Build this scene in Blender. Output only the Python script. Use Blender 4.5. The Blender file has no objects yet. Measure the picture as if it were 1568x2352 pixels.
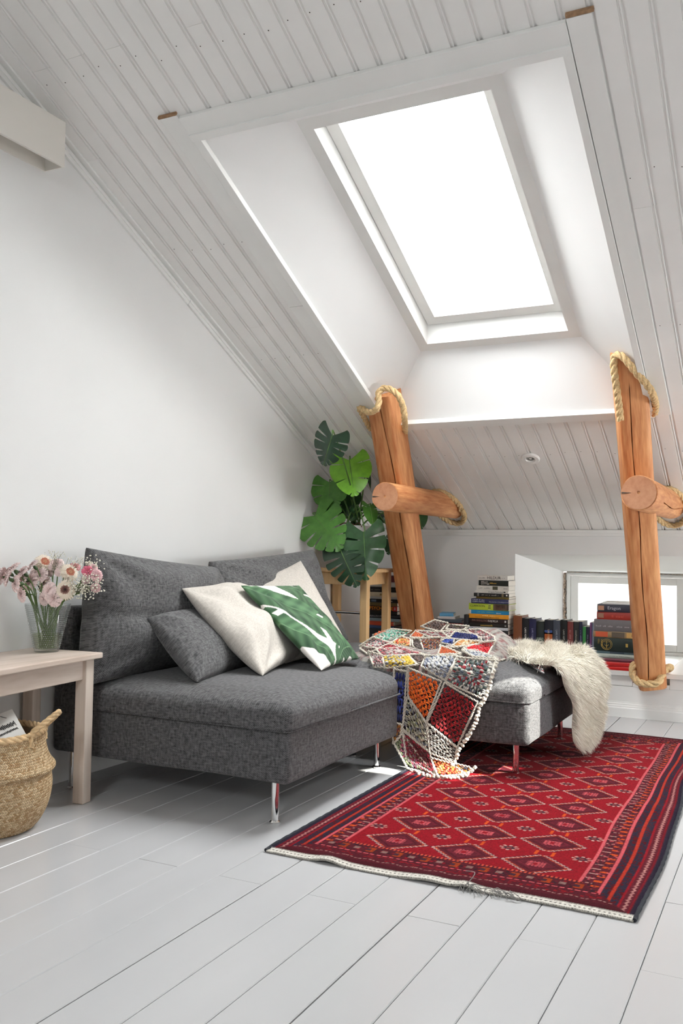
import bpy, bmesh, math, random
import numpy as np
from mathutils import Vector, Matrix

scene = bpy.context.scene
col = scene.collection
pi = math.pi
# ------------------------------------------------------------------ camera
FPX = 2063.32
YAW, PITCH, ROLL = 0.466138, 0.0425062, 0.0149710
CAM = np.array([0.0, 0.0, 0.88])
_c, _s = math.cos(YAW), math.sin(YAW)
FW = np.array([-_s * math.cos(PITCH), _c * math.cos(PITCH), math.sin(PITCH)])
_R = np.array([_c, _s, 0.0]); _U = np.cross(_R, FW)
RT = _R * math.cos(ROLL) + _U * math.sin(ROLL)
UP = -_R * math.sin(ROLL) + _U * math.cos(ROLL)
cam_d = bpy.data.cameras.new('camera')
cam_d.sensor_fit = 'HORIZONTAL'; cam_d.sensor_width = 36.0
cam_d.lens = FPX * 36.0 / 1568.0
cam_d.clip_start = 0.05; cam_d.clip_end = 200
cam_o = bpy.data.objects.new('camera', cam_d); col.objects.link(cam_o)
M = Matrix(((RT[0], UP[0], -FW[0], CAM[0]), (RT[1], UP[1], -FW[1], CAM[1]), (RT[2], UP[2], -FW[2], CAM[2]), (0, 0, 0, 1)))
cam_o.matrix_world = M
scene.camera = cam_o
# ------------------------------------------------------------------ world, sun, exposure
w = bpy.data.worlds.new('sky'); scene.world = w; w.use_nodes = True
bg = w.node_tree.nodes['Background']
bg.inputs[0].default_value = (1.0, 0.982, 0.998, 1); bg.inputs[1].default_value = 40.0
sun_d = bpy.data.lights.new('sun', 'SUN'); sun_d.energy = 27.0; sun_d.angle = 0.009; sun_d.color = (1.0, 0.95, 0.88)
sun_o = bpy.data.objects.new('sun', sun_d); col.objects.link(sun_o)
SUN_TO = Vector((-1.12, 0.0, -1.0)).normalized()
sun_o.rotation_euler = SUN_TO.to_track_quat('-Z', 'Y').to_euler(); sun_o.location = (2, 1, 8)
def portal(loc, nrm, sx, sy):
    d = bpy.data.lights.new('sky_portal', 'AREA'); d.shape = 'RECTANGLE'; d.size = sx; d.size_y = sy
    d.cycles.is_portal = True
    o = bpy.data.objects.new('sky_portal', d); col.objects.link(o); o.location = loc
    n = Vector(nrm).normalized(); x = Vector((1, 0, 0)) if abs(n.x) < .9 else Vector((0, 1, 0))
    y = n.cross(x).normalized(); x = y.cross(n)
    m = Matrix((x, y, n)).transposed().to_4x4(); m = m @ Matrix.Rotation(pi, 4, 'X')
    m.translation = loc; o.matrix_world = m
scene.view_settings.view_transform = 'Standard'; scene.view_settings.look = 'None'
scene.view_settings.gamma = 1.0; scene.view_settings.use_curve_mapping = False
scene.view_settings.exposure = 0.0
scene.cycles.max_bounces = 12; scene.cycles.diffuse_bounces = 7; scene.cycles.glossy_bounces = 5
scene.cycles.transmission_bounces = 12; scene.cycles.transparent_max_bounces = 48
scene.cycles.caustics_reflective = False; scene.cycles.caustics_refractive = False
scene.cycles.sample_clamp_indirect = 6.0
scene.cycles.use_denoising = True
# ------------------------------------------------------------------ pixel rays of the surveyed photograph (used only to measure positions)
def ray(x, y): return FW * FPX + RT * (x - 784) - UP * (y - 1176)
def onx(x, y, X): d = ray(x, y); return CAM + d * (X / d[0])
def ony(x, y, Y): d = ray(x, y); return CAM + d * (Y / d[1])
def onz(x, y, Z): d = ray(x, y); return CAM + d * ((Z - CAM[2]) / d[2])
# roof slope: plane n.p = C0
SN = np.array([0.0, 0.42852, 0.90353]); C0 = 3.2405
SD = np.array([0.0, 0.90353, -0.42852])       # down the slope
def zs(Y, off=0.0): return (C0 + off - SN[1] * Y) / SN[2]
def ons(x, y, off=0.0): d = ray(x, y); return CAM + d * ((C0 + off - SN @ CAM) / (SN @ d))
# ------------------------------------------------------------------ mesh helpers
def nz(p, f=1.0, seed=0, n=7):
    """smooth pseudo noise, about -1..1"""
    p = np.asarray(p, float); rs = np.random.RandomState(seed); out = 0
    for k in range(n):
        d = rs.normal(size=p.shape[-1]); d /= np.linalg.norm(d)
        out = out + np.sin((p @ d) * f * rs.uniform(.6, 1.9) + rs.uniform(0, 6.28))
    return out / math.sqrt(n) / .9
def gridF(m, n, cu=False, cv=False):
    i = np.arange(m if cu else m - 1); j = np.arange(n if cv else n - 1)
    I, J = np.meshgrid(i, j, indexing='ij'); I2 = (I + 1) % m; J2 = (J + 1) % n
    return np.stack([I * n + J, I2 * n + J, I2 * n + J2, I * n + J2], -1).reshape(-1, 4)
ORG = {}
class MB:
    def __init__(s): s.V = []; s.F = []; s.C = []; s.n = 0; s.uv = None
    def add(s, V, F, c=None):
        V = np.asarray(V, float).reshape(-1, 3)
        if isinstance(F, np.ndarray): s.F.append(F.astype(np.int64) + s.n)
        else:
            for f in F: s.F.append(np.array([f], np.int64) + s.n)
        s.V.append(V)
        if c is not None:
            c = np.asarray(c, float); s.C.append(np.tile(c[:3], (len(V), 1)) if c.ndim == 1 else c[:, :3])
        s.n += len(V)
    def box(s, x0, x1, y0, y1, z0, z1, c=None):
        V = [(x, y, z) for x in (x0, x1) for y in (y0, y1) for z in (z0, z1)]
        s.add(V, np.array([(0, 1, 3, 2), (4, 6, 7, 5), (0, 4, 5, 1), (2, 3, 7, 6), (0, 2, 6, 4), (1, 5, 7, 3)]), c); return s
    def obox(s, c, ax, ay, az, col_=None):
        """box about c with half axes ax, ay, az"""
        c, ax, ay, az = (np.asarray(t, float) for t in (c, ax, ay, az))
        V = [c + ax * i + ay * j + az * k for i in (-1, 1) for j in (-1, 1) for k in (-1, 1)]
        F = [(0, 1, 3, 2), (4, 6, 7, 5), (0, 4, 5, 1), (2, 3, 7, 6), (0, 2, 6, 4), (1, 5, 7, 3)]
        if np.dot(np.cross(ax, ay), az) < 0: F = [f[::-1] for f in F]
        s.add(V, np.array(F), col_); return s
    def grid(s, P, cu=False, cv=False, c=None, flip=False):
        m, n = P.shape[:2]; F = gridF(m, n, cu, cv)
        if flip: F = F[:, ::-1]
        s.add(P.reshape(-1, 3), F, c); return s
    def tube(s, path, r, n=10, caps=True, c=None, closed=False):
        P = np.asarray(path, float); m = len(P); r = np.broadcast_to(np.asarray(r, float), (m,))
        if closed: T = np.roll(P, -1, 0) - np.roll(P, 1, 0)
        else: T = np.gradient(P, axis=0)
        T = T / np.maximum(np.linalg.norm(T, axis=1, keepdims=True), 1e-9)
        a = np.array([0, 0, 1.0]) if abs(T[0][2]) < .9 else np.array([1.0, 0, 0])
        N = []; nn = a - T[0] * (a @ T[0])
        for t in T:
            nn = nn - t * (nn @ t); nn = nn / max(np.linalg.norm(nn), 1e-9); N.append(nn)
        N = np.array(N); B = np.cross(T, N); th = np.linspace(0, 2 * pi, n, endpoint=False)
        Q = P[:, None] + r[:, None, None] * (np.cos(th)[None, :, None] * N[:, None] + np.sin(th)[None, :, None] * B[:, None])
        F = gridF(m, n, closed, True)[:, ::-1]; base = s.n
        s.add(Q.reshape(-1, 3), F, c)
        if caps and not closed:
            s.F.append(np.array([[base + i for i in range(n)]])); s.F.append(np.array([[base + (m - 1) * n + i for i in range(n)][::-1]]))
        return s
    def lathe(s, prof, n=32, center=(0, 0, 0), c=None):
        P = np.array(prof, float); th = np.linspace(0, 2 * pi, n, endpoint=False)
        Q = np.stack([P[:, 0][:, None] * np.cos(th), P[:, 0][:, None] * np.sin(th), np.tile(P[:, 1][:, None], (1, n))], -1) + np.array(center)
        s.add(Q.reshape(-1, 3), gridF(len(P), n, False, True)[:, ::-1], c); return s
    def ell(s, c, ax, ay, az, nu=8, nv=5, col_=None):
        th = np.linspace(0, 2 * pi, nu, endpoint=False); ph = np.linspace(-pi / 2, pi / 2, nv)
        ph = ph * .96
        c, ax, ay, az = (np.asarray(t, float) for t in (c, ax, ay, az))
        Q = c + (np.cos(ph)[:, None] * np.cos(th))[..., None] * ax + (np.cos(ph)[:, None] * np.sin(th))[..., None] * ay + (np.sin(ph)[:, None] * np.ones(nu))[..., None] * az
        b = s.n; s.add(Q.reshape(-1, 3), gridF(nv, nu, False, True)[:, ::-1], col_)
        s.F.append(np.array([[b + i for i in range(nu)][::-1]])); s.F.append(np.array([[b + (nv - 1) * nu + i for i in range(nu)]]))
        return s
    def rbox(s, x0, x1, y0, y1, z0, z1, r, k=(12, 12, 6), bulge=0.0, fn=None):
        """box with rounded edges, optionally crowned on top and shaped by fn(V)"""
        lo = np.array([x0, y0, z0]); hi = np.array([x1, y1, z1]); ctr = (lo + hi) / 2; h = (hi - lo) / 2
        for ax in range(3):
            a, b = [i for i in range(3) if i != ax]
            for sg in (-1, 1):
                def ticks(i):
                    t = np.linspace(-1, 1, k[i] + 1); e = 1 - r / h[i]
                    t2 = np.unique(np.concatenate([t * e, -1 + (1 - e) * np.linspace(0, 1, 5), 1 - (1 - e) * np.linspace(0, 1, 5)])); return t2
                ta, tb = ticks(a), ticks(b); A, B = np.meshgrid(ta, tb, indexing='ij')
                P = np.zeros(A.shape + (3,)); P[..., a] = A * h[a]; P[..., b] = B * h[b]; P[..., ax] = sg * h[ax]
                inner = np.clip(P, -(h - r), h - r); d = P - inner; L = np.linalg.norm(d, axis=-1, keepdims=True)
                P = inner + d / np.maximum(L, 1e-9) * r
                if bulge:
                    u = P[..., 0] / h[0]; v = P[..., 1] / h[1]
                    P[..., 2] += bulge * (1 - u ** 2) * (1 - v ** 2) * np.clip(P[..., 2] / h[2], 0, 1)
                P = P + ctr
                if fn is not None: P = fn(P)
                flip = (sg < 0) if ax != 1 else (sg > 0)
                s.grid(P, flip=flip)
        return s
    def build(s, name, mat, parent=None, smooth=True, angle=40, loc=None, uv=False, weld=False, bevel=0, matrix=None):
        V = np.concatenate(s.V) if s.V else np.zeros((0, 3))
        o_ = np.array(ORG[parent.name]) if parent is not None else np.array(loc if loc is not None else (0, 0, 0), float)
        me = bpy.data.meshes.new(name)
        me.vertices.add(len(V)); me.vertices.foreach_set('co', (V - o_).astype(np.float32).ravel())
        li = np.concatenate([f.ravel() for f in s.F]); lt = np.concatenate([np.full(len(f), f.shape[1]) for f in s.F])
        ls = np.concatenate([[0], np.cumsum(lt)[:-1]])
        me.loops.add(len(li)); me.loops.foreach_set('vertex_index', li.astype(np.int32))
        me.polygons.add(len(lt)); me.polygons.foreach_set('loop_start', ls.astype(np.int32))
        me.update(calc_edges=True)
        if s.C:
            a = me.color_attributes.new('Col', 'FLOAT_COLOR', 'POINT'); C = np.concatenate(s.C)
            a.data.foreach_set('color', np.hstack([C, np.ones((len(C), 1))]).astype(np.float32).ravel())
        if s.uv is not None or uv:
            L = me.uv_layers.new(name='UVMap')
            if s.uv is not None: q = np.asarray(s.uv, float)[li]
            else:
                nr = np.zeros(len(lt) * 3, np.float32); me.polygons.foreach_get('normal', nr); ax = np.abs(nr.reshape(-1, 3)).argmax(1)
                axl = np.repeat(ax, lt); co = V[li]
                q = np.where((axl == 0)[:, None], co[:, [1, 2]], np.where((axl == 1)[:, None], co[:, [0, 2]], co[:, [0, 1]]))
            L.data.foreach_set('uv', q.astype(np.float32).ravel())
        if weld:
            bm = bmesh.new(); bm.from_mesh(me); bmesh.ops.remove_doubles(bm, verts=bm.verts, dist=1e-5); bm.to_mesh(me); bm.free()
        if smooth:
            me.shade_smooth()
            if angle < 180: me.set_sharp_from_angle(angle=math.radians(angle))
        else: me.shade_flat()
        me.materials.append(mat)
        o = bpy.data.objects.new(name, me); col.objects.link(o)
        if parent is not None: o.parent = parent; ORG[o.name] = tuple(o_)
        else: o.location = tuple(o_); ORG[o.name] = tuple(o_)
        if bevel:
            b = o.modifiers.new('bevel', 'BEVEL'); b.width = bevel; b.segments = 2; b.limit_method = 'ANGLE'; b.angle_limit = .6
        return o
def empty(name, loc=(0, 0, 0)):
    o = bpy.data.objects.new(name, None); o.empty_display_size = .05; col.objects.link(o); o.location = tuple(loc); ORG[o.name] = tuple(loc); return o
def tag(o, label=None, cat=None, group=None, kind=None):
    if label: o['label'] = label
    if cat: o['category'] = cat
    if group: o['group'] = group
    if kind: o['kind'] = kind
    return o
def struct(o): o['kind'] = 'structure'; return o
def place(o, M4): o.matrix_world = M4; return o
def text(name, body, size, mat, parent, loc, rx=pi / 2, ry=0, rz=0, width=None, align='LEFT', ext=0.0003):
    cu = bpy.data.curves.new(name, 'FONT'); cu.body = body; cu.size = size; cu.align_x = align; cu.align_y = 'CENTER'; cu.extrude = ext
    cu.resolution_u = 2; cu.materials.append(mat)
    o_ = bpy.data.objects.new('lettering', cu); me = bpy.data.meshes.new_from_object(o_); me.name = name; bpy.data.objects.remove(o_); bpy.data.curves.remove(cu)
    o = bpy.data.objects.new(name, me); col.objects.link(o); o.parent = parent; o.location = loc; o.rotation_euler = (rx, ry, rz)
    if width:
        o.scale = (width / max(len(body) * size * .56, 1e-4), 1, 1)
    return o
# ------------------------------------------------------------------ materials
def lin(c):
    return tuple(((x / 255 / 12.92) if x / 255 <= .04045 else ((x / 255 + .055) / 1.055) ** 2.4) for x in c)
def newmat(name):
    m = bpy.data.materials.new(name); m.use_nodes = True; nt = m.node_tree; return m, nt, nt.nodes['Principled BSDF']
def N(nt, t, **kw):
    n = nt.nodes.new(t)
    for k, v in kw.items():
        if k.startswith('i_'): n.inputs[int(k[2:])].default_value = v
        else: setattr(n, k, v)
    return n
def pmat(name, c, rough=.5, metal=0, var=.06, scale=8, bump=0, bscale=60, stretch=None, spec=.5, sheen=0, coord='Object', trans=0, ior=1.45, sub=0):
    """plain procedural material: colour with noise variation and a noise bump"""
    m, nt, b = newmat(name); L = nt.links
    b.inputs['Roughness'].default_value = rough; b.inputs['Metallic'].default_value = metal
    b.inputs['Specular IOR Level'].default_value = spec; b.inputs['IOR'].default_value = ior
    b.inputs['Transmission Weight'].default_value = trans
    if sheen: b.inputs['Sheen Weight'].default_value = sheen; b.inputs['Sheen Roughness'].default_value = .5
    tc = N(nt, 'ShaderNodeTexCoord'); mp = N(nt, 'ShaderNodeMapping')
    if stretch: mp.inputs['Scale'].default_value = stretch
    L.new(tc.outputs[coord], mp.inputs[0])
    no = N(nt, 'ShaderNodeTexNoise'); no.inputs['Scale'].default_value = scale; no.inputs['Detail'].default_value = 5
    L.new(mp.outputs[0], no.inputs['Vector'])
    mr = N(nt, 'ShaderNodeMapRange'); mr.inputs[1].default_value = .3; mr.inputs[2].default_value = .7
    mr.inputs[3].default_value = 1 - var; mr.inputs[4].default_value = 1 + var
    L.new(no.outputs[0], mr.inputs[0])
    mx = N(nt, 'ShaderNodeVectorMath', operation='SCALE'); mx.inputs[0].default_value = c[:3]
    L.new(mr.outputs[0], mx.inputs['Scale']); L.new(mx.outputs[0], b.inputs['Base Color'])
    if bump:
        n2 = N(nt, 'ShaderNodeTexNoise'); n2.inputs['Scale'].default_value = bscale; n2.inputs['Detail'].default_value = 4
        L.new(mp.outputs[0], n2.inputs['Vector'])
        bp = N(nt, 'ShaderNodeBump'); bp.inputs['Strength'].default_value = bump; bp.inputs['Distance'].default_value = .002
        L.new(n2.outputs[0], bp.inputs['Height']); L.new(bp.outputs[0], b.inputs['Normal'])
    return m
def fabric(name, dark, light, period=.005, noise=300, bump=.5, sheen=.15, contrast=.5):
    """plain weave in UV metres, melange yarns"""
    m, nt, b = newmat(name); L = nt.links
    b.inputs['Roughness'].default_value = .95; b.inputs['Specular IOR Level'].default_value = .15
    b.inputs['Sheen Weight'].default_value = sheen
    uv = N(nt, 'ShaderNodeUVMap'); sp = N(nt, 'ShaderNodeSeparateXYZ'); L.new(uv.outputs[0], sp.inputs[0])
    ss = []
    for i in (0, 1):
        a = N(nt, 'ShaderNodeMath', operation='MULTIPLY'); a.inputs[1].default_value = 2 * pi / period / (1.0 if i else 1.25); L.new(sp.outputs[i], a.inputs[0])
        q = N(nt, 'ShaderNodeMath', operation='SINE'); L.new(a.outputs[0], q.inputs[0]); ss.append(q)
    pr = N(nt, 'ShaderNodeMath', operation='MULTIPLY'); L.new(ss[0].outputs[0], pr.inputs[0]); L.new(ss[1].outputs[0], pr.inputs[1])
    mp = N(nt, 'ShaderNodeMapping'); mp.inputs['Scale'].default_value = (1, .35, 1); L.new(uv.outputs[0], mp.inputs[0])
    n1 = N(nt, 'ShaderNodeTexNoise'); n1.inputs['Scale'].default_value = noise * .62; n1.inputs['Detail'].default_value = 2; L.new(mp.outputs[0], n1.inputs['Vector'])
    mp2 = N(nt, 'ShaderNodeMapping'); mp2.inputs['Scale'].default_value = (.3, 1, 1); L.new(uv.outputs[0], mp2.inputs[0])
    n2 = N(nt, 'ShaderNodeTexNoise'); n2.inputs['Scale'].default_value = noise * .8; n2.inputs['Detail'].default_value = 2; L.new(mp2.outputs[0], n2.inputs['Vector'])
    s1 = N(nt, 'ShaderNodeMath', operation='ADD'); L.new(n1.outputs[0], s1.inputs[0]); L.new(n2.outputs[0], s1.inputs[1])
    s2 = N(nt, 'ShaderNodeMath', operation='MULTIPLY_ADD'); L.new(pr.outputs[0], s2.inputs[0]); s2.inputs[1].default_value = .22; L.new(s1.outputs[0], s2.inputs[2])
    mr = N(nt, 'ShaderNodeMapRange'); mr.inputs[1].default_value = 1 - contrast; mr.inputs[2].default_value = 1 + contrast; L.new(s2.outputs[0], mr.inputs[0])
    cr = N(nt, 'ShaderNodeMix', data_type='RGBA'); cr.inputs[6].default_value = (*dark, 1); cr.inputs[7].default_value = (*light, 1)
    L.new(mr.outputs[0], cr.inputs[0]); L.new(cr.outputs[2], b.inputs['Base Color'])
    bp = N(nt, 'ShaderNodeBump'); bp.inputs['Strength'].default_value = bump; bp.inputs['Distance'].default_value = .0015
    L.new(s2.outputs[0], bp.inputs['Height']); L.new(bp.outputs[0], b.inputs['Normal'])
    return m
def colmat(name, rough=.8, bump=0, bscale=400, sheen=0, spec=.3, var=.15, vscale=300):
    m, nt, b = newmat(name); L = nt.links
    b.inputs['Roughness'].default_value = rough; b.inputs['Specular IOR Level'].default_value = spec; b.inputs['Sheen Weight'].default_value = sheen
    at = N(nt, 'ShaderNodeAttribute', attribute_name='Col'); tc = N(nt, 'ShaderNodeTexCoord')
    no = N(nt, 'ShaderNodeTexNoise'); no.inputs['Scale'].default_value = vscale; L.new(tc.outputs['Object'], no.inputs['Vector'])
    mr = N(nt, 'ShaderNodeMapRange'); mr.inputs[1].default_value = .3; mr.inputs[2].default_value = .7; mr.inputs[3].default_value = 1 - var; mr.inputs[4].default_value = 1 + var; L.new(no.outputs[0], mr.inputs[0])
    mx = N(nt, 'ShaderNodeVectorMath', operation='SCALE'); L.new(at.outputs['Color'], mx.inputs[0]); L.new(mr.outputs[0], mx.inputs['Scale'])
    L.new(mx.outputs[0], b.inputs['Base Color'])
    if bump:
        n2 = N(nt, 'ShaderNodeTexNoise'); n2.inputs['Scale'].default_value = bscale; L.new(tc.outputs['Object'], n2.inputs['Vector'])
        bp = N(nt, 'ShaderNodeBump'); bp.inputs['Strength'].default_value = bump; bp.inputs['Distance'].default_value = .002
        L.new(n2.outputs[0], bp.inputs['Height']); L.new(bp.outputs[0], b.inputs['Normal'])
    return m
def wood(name, c1, c2, scale=6, stretch=(1, 1, .06), rough=.5, bump=.15, rings=3.0, coat=0):
    m, nt, b = newmat(name); L = nt.links
    b.inputs['Roughness'].default_value = rough; b.inputs['Coat Weight'].default_value = coat; b.inputs['Coat Roughness'].default_value = .25
    tc = N(nt, 'ShaderNodeTexCoord'); mp = N(nt, 'ShaderNodeMapping'); mp.inputs['Scale'].default_value = stretch; L.new(tc.outputs['Object'], mp.inputs[0])
    n1 = N(nt, 'ShaderNodeTexNoise'); n1.inputs['Scale'].default_value = scale; n1.inputs['Detail'].default_value = 6; n1.inputs['Distortion'].default_value = .6; L.new(mp.outputs[0], n1.inputs['Vector'])
    m1 = N(nt, 'ShaderNodeMath', operation='MULTIPLY'); m1.inputs[1].default_value = rings * 6.28; L.new(n1.outputs[0], m1.inputs[0])
    sn = N(nt, 'ShaderNodeMath', operation='SINE'); L.new(m1.outputs[0], sn.inputs[0])
    n2 = N(nt, 'ShaderNodeTexNoise'); n2.inputs['Scale'].default_value = scale * 9; n2.inputs['Detail'].default_value = 3; L.new(mp.outputs[0], n2.inputs['Vector'])
    ad = N(nt, 'ShaderNodeMath', operation='MULTIPLY_ADD'); L.new(sn.outputs[0], ad.inputs[0]); ad.inputs[1].default_value = .22; L.new(n2.outputs[0], ad.inputs[2])
    mr = N(nt, 'ShaderNodeMapRange'); mr.inputs[1].default_value = .15; mr.inputs[2].default_value = .85; L.new(ad.outputs[0], mr.inputs[0])
    cr = N(nt, 'ShaderNodeMix', data_type='RGBA'); cr.inputs[6].default_value = (*c1, 1); cr.inputs[7].default_value = (*c2, 1)
    L.new(mr.outputs[0], cr.inputs[0]); L.new(cr.outputs[2], b.inputs['Base Color'])
    bp = N(nt, 'ShaderNodeBump'); bp.inputs['Strength'].default_value = bump; bp.inputs['Distance'].default_value = .002
    L.new(ad.outputs[0], bp.inputs['Height']); L.new(bp.outputs[0], b.inputs['Normal'])
    return m
def facing(nt, f0, f1, p=4.0):
    lw_ = N(nt, 'ShaderNodeLayerWeight'); lw_.inputs[0].default_value = .5; pw = N(nt, 'ShaderNodeMath', operation='POWER'); pw.inputs[1].default_value = p
    ma = N(nt, 'ShaderNodeMath', operation='MULTIPLY_ADD'); ma.inputs[1].default_value = f1; ma.inputs[2].default_value = f0
    nt.links.new(lw_.outputs['Facing'], pw.inputs[0]); nt.links.new(pw.outputs[0], ma.inputs[0]); return ma
def pane_mat():
    m, nt, b = newmat('window_glass'); L = nt.links; nt.nodes.remove(b)
    out = [n for n in nt.nodes if n.type == 'OUTPUT_MATERIAL'][0]
    t = N(nt, 'ShaderNodeBsdfTransparent'); t.inputs[0].default_value = (.95, .97, .96, 1)
    g = N(nt, 'ShaderNodeBsdfGlossy'); g.inputs['Roughness'].default_value = .02
    fr = facing(nt, .04, .75)
    mx = N(nt, 'ShaderNodeMixShader'); L.new(fr.outputs[0], mx.inputs[0]); L.new(t.outputs[0], mx.inputs[1]); L.new(g.outputs[0], mx.inputs[2]); L.new(mx.outputs[0], out.inputs[0])
    return m
MT = {}
MT['plaster'] = pmat('white_plaster', (.80, .80, .795), .9, var=.015, scale=3, bump=.08, bscale=180, spec=.2)
MT['ceil'] = pmat('white_ceiling_paint', (.82, .81, .795), .45, var=.025, scale=5, bump=.05, bscale=90)
MT['trim'] = pmat('white_gloss_trim', (.80, .80, .785), .35, var=.02, scale=6, bump=.03, bscale=50)
MT['shaft'] = pmat('white_shaft_lining', (.82, .82, .82), .6, var=.01, scale=4)
MT['floor'] = pmat('white_floor_paint', (.48, .48, .488), .22, var=.035, scale=4, bump=.05, bscale=14, stretch=(1, .12, 1), spec=.5)
MT['gap'] = pmat('dark_gap', (.06, .05, .04), .9)
MT['rawwood'] = pmat('raw_wood_end', (.30, .18, .10), .8, var=.3, scale=60)
MT['peel'] = pmat('peeling_frame_gap', (.35, .27, .21), .9, var=.8, scale=70)
MT['glass'] = pane_mat()
MT['sofa'] = fabric('charcoal_melange_weave', (.011, .011, .012), (.172, .169, .174), period=.0060, noise=210, bump=.9)
MT['cushg'] = fabric('grey_melange_weave', (.012, .012, .013), (.185, .182, .186), period=.0060, noise=210, bump=.9)
MT['linen'] = fabric('natural_linen', (.42, .385, .345), (.66, .615, .56), period=.0020, noise=300, bump=.3)
MT['clear_'] = None
MT['chrome'] = pmat('chrome', (.8, .8, .8), .08, metal=1, var=.01)
MT['pine'] = wood('orange_pine_log', lin((226, 168, 114)), lin((170, 98, 52)), scale=3.5, stretch=(2.2, 2.2, .26), rough=.6, bump=.3, rings=1.0)
MT['pineend'] = wood('sawn_log_end', lin((190, 138, 104)), lin((165, 108, 74)), scale=5, stretch=(1, 1, 1), rough=.6, bump=.2, rings=2.0)
MT['birch'] = wood('birch_wood', lin((226, 190, 140)), lin((202, 158, 104)), scale=5, stretch=(1.5, 1.5, .08), rough=.45, bump=.06, rings=1.2)
MT['wash'] = wood('whitewashed_pine', lin((222, 208, 198)), lin((194, 176, 162)), scale=4, stretch=(1.4, .08, 1.4), rough=.55, bump=.1, rings=2.0)
MT['washv'] = wood('whitewashed_pine_upright', lin((216, 202, 190)), lin((184, 166, 152)), scale=4, stretch=(1.4, 1.4, .08), rough=.55, bump=.1, rings=2.0)
MT['rope'] = pmat('jute_rope', lin((208, 178, 132)), .9, var=.25, scale=120, bump=.8, bscale=300)
MT['page'] = pmat('book_pages', (.78, .74, .67), .85, var=.08, scale=200, stretch=(1, 1, 8), bump=.2, bscale=200)
MT['yarn'] = colmat('crochet_yarn', .95, bump=.8, bscale=420, sheen=.3, spec=.1)
MT['white_pot'] = pmat('white_glazed_pot', (.80, .79, .77), .3)
MT['soil'] = pmat('potting_soil', (.05, .03, .02), .95, var=.5, scale=80, bump=1, bscale=120)
# ================================================================== ROOM SHELL
XG, YK, YW, XR, YB = -2.45, 5.085, 5.418, 2.6, -5.0
ZR = zs(0.0)                                   # ridge height above the camera
OX0, OX1, OY0, OY1 = -1.923, -0.570, 2.545, 4.30   # roof-light opening in the slope
GX0, GX1, GY0, GY1, GO = -1.667, -0.870, 2.883, 4.173, 0.25
random.seed(4)
# ---- floor: every painted board on its own
floor = struct(MB().box(XG, XR, YB, YK + .1, -.08, -.022).build('floor', MT['gap'], smooth=False))
fi = 0
k = -9
while True:
    x0 = -1.252 + .1365 * k; x1 = x0 + .1365; k += 1
    if x0 > 1.2: break
    if x1 < XG: continue
    x0c = max(x0, XG)
    kk = k - 1
    gl = .0022 if kk == 0 else (.0016 if kk == 3 else .0007)
    gr = .0022 if kk == -1 else (.0016 if kk == 2 else .0007)
    if kk % 2 == 1 or kk in (-5, ): cuts = [-1.2, 2.055, YK]
    else: cuts = [-1.2, random.choice([.4, .9, 1.1]), random.choice([3.4, 4.2, 4.75]), YK]
    if kk == 7: cuts = [-1.2, 2.03, 2.45, YK]
    for a, b in zip(cuts[:-1], cuts[1:]):
        dz = random.uniform(-.0006, .0006)
        X0, X1, Y0, Y1 = x0c + gl, x1 - gr, a + .0006, b - .0006
        m = MB(); ch = .0022
        P = [(X0, Y0, -.022), (X1, Y0, -.022), (X1, Y1, -.022), (X0, Y1, -.022),
             (X0, Y0, dz - ch), (X1, Y0, dz - ch), (X1, Y1, dz - ch), (X0, Y1, dz - ch),
             (X0 + ch, Y0 + ch / 3, dz), (X1 - ch, Y0 + ch / 3, dz), (X1 - ch, Y1 - ch / 3, dz), (X0 + ch, Y1 - ch / 3, dz)]
        m.add(P, [(0, 3, 2, 1), (8, 9, 10, 11)] + [(i, (i + 1) % 4, (i + 1) % 4 + 4, i + 4) for i in range(4)] + [(i + 4, (i + 1) % 4 + 4, (i + 1) % 4 + 8, i + 8) for i in range(4)])
        m.build('plank', MT['floor'], floor, smooth=False); fi += 1
MB().box(1.22, XR, -1.2, YK, -.03, 0).box(XG, XR, YB, -1.2, -.03, 0).build('plain_floor', MT['floor'], floor, smooth=False)

# ---- sloping ceiling
def P_(X, Y, d): return np.array([X, Y, zs(Y)]) - SN * d
cb = MB()
def slab(m, x0, x1, y0, y1, d0, d1, sgn=1):
    V = [P_(x, y * 1.0, d) for x in (x0, x1) for y in (y0, y1) for d in (d1, d0)]
    if sgn < 0: V = [np.array([v[0], -v[1], v[2]]) for v in V]
    F = [(0, 1, 3, 2), (4, 6, 7, 5), (0, 4, 5, 1), (2, 3, 7, 6), (0, 2, 6, 4), (1, 5, 7, 3)]
    if sgn < 0: F = [f[::-1] for f in F]
    m.add(V, np.array(F))
xs_ = [XG - .1, OX0, OX1, .72, 1.16, XR + .1]; ys_ = [-.02, OY0, 3.27, 3.62, OY1, YW + .3]
for i in range(5):
    for j in range(5):
        if (i == 1 and j in (1, 2, 3)) or (i == 3 and j == 2): continue
        slab(cb, xs_[i], xs_[i + 1], ys_[j], ys_[j + 1], -.05, -.012)
bxs, bys = [XG - .1, -.7, .1, XR + .1], [-.02, 1.7, 2.5, -YB + .3]     # far slope behind the camera, with an added roof light
for i in range(3):
    for j in range(3):
        if i == 1 and j == 1: continue
        slab(cb, bxs[i], bxs[i + 1], bys[j], bys[j + 1], -.05, 0, -1)
ceiling = struct(cb.build('ceiling', MT['ceil'], smooth=False))
PW = .081
prof = [(0, 0), (.0600, 0), (.0612, -.0055), (.0640, -.0065), (.0655, -.0025), (.0685, -.0004), (.0715, -.0025), (.0730, -.0065), (.0750, -.0085), (.0800, -.0085), (.081, -.006), (.081, -.012), (0, -.012)]
pr_ = np.array(prof)
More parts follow.
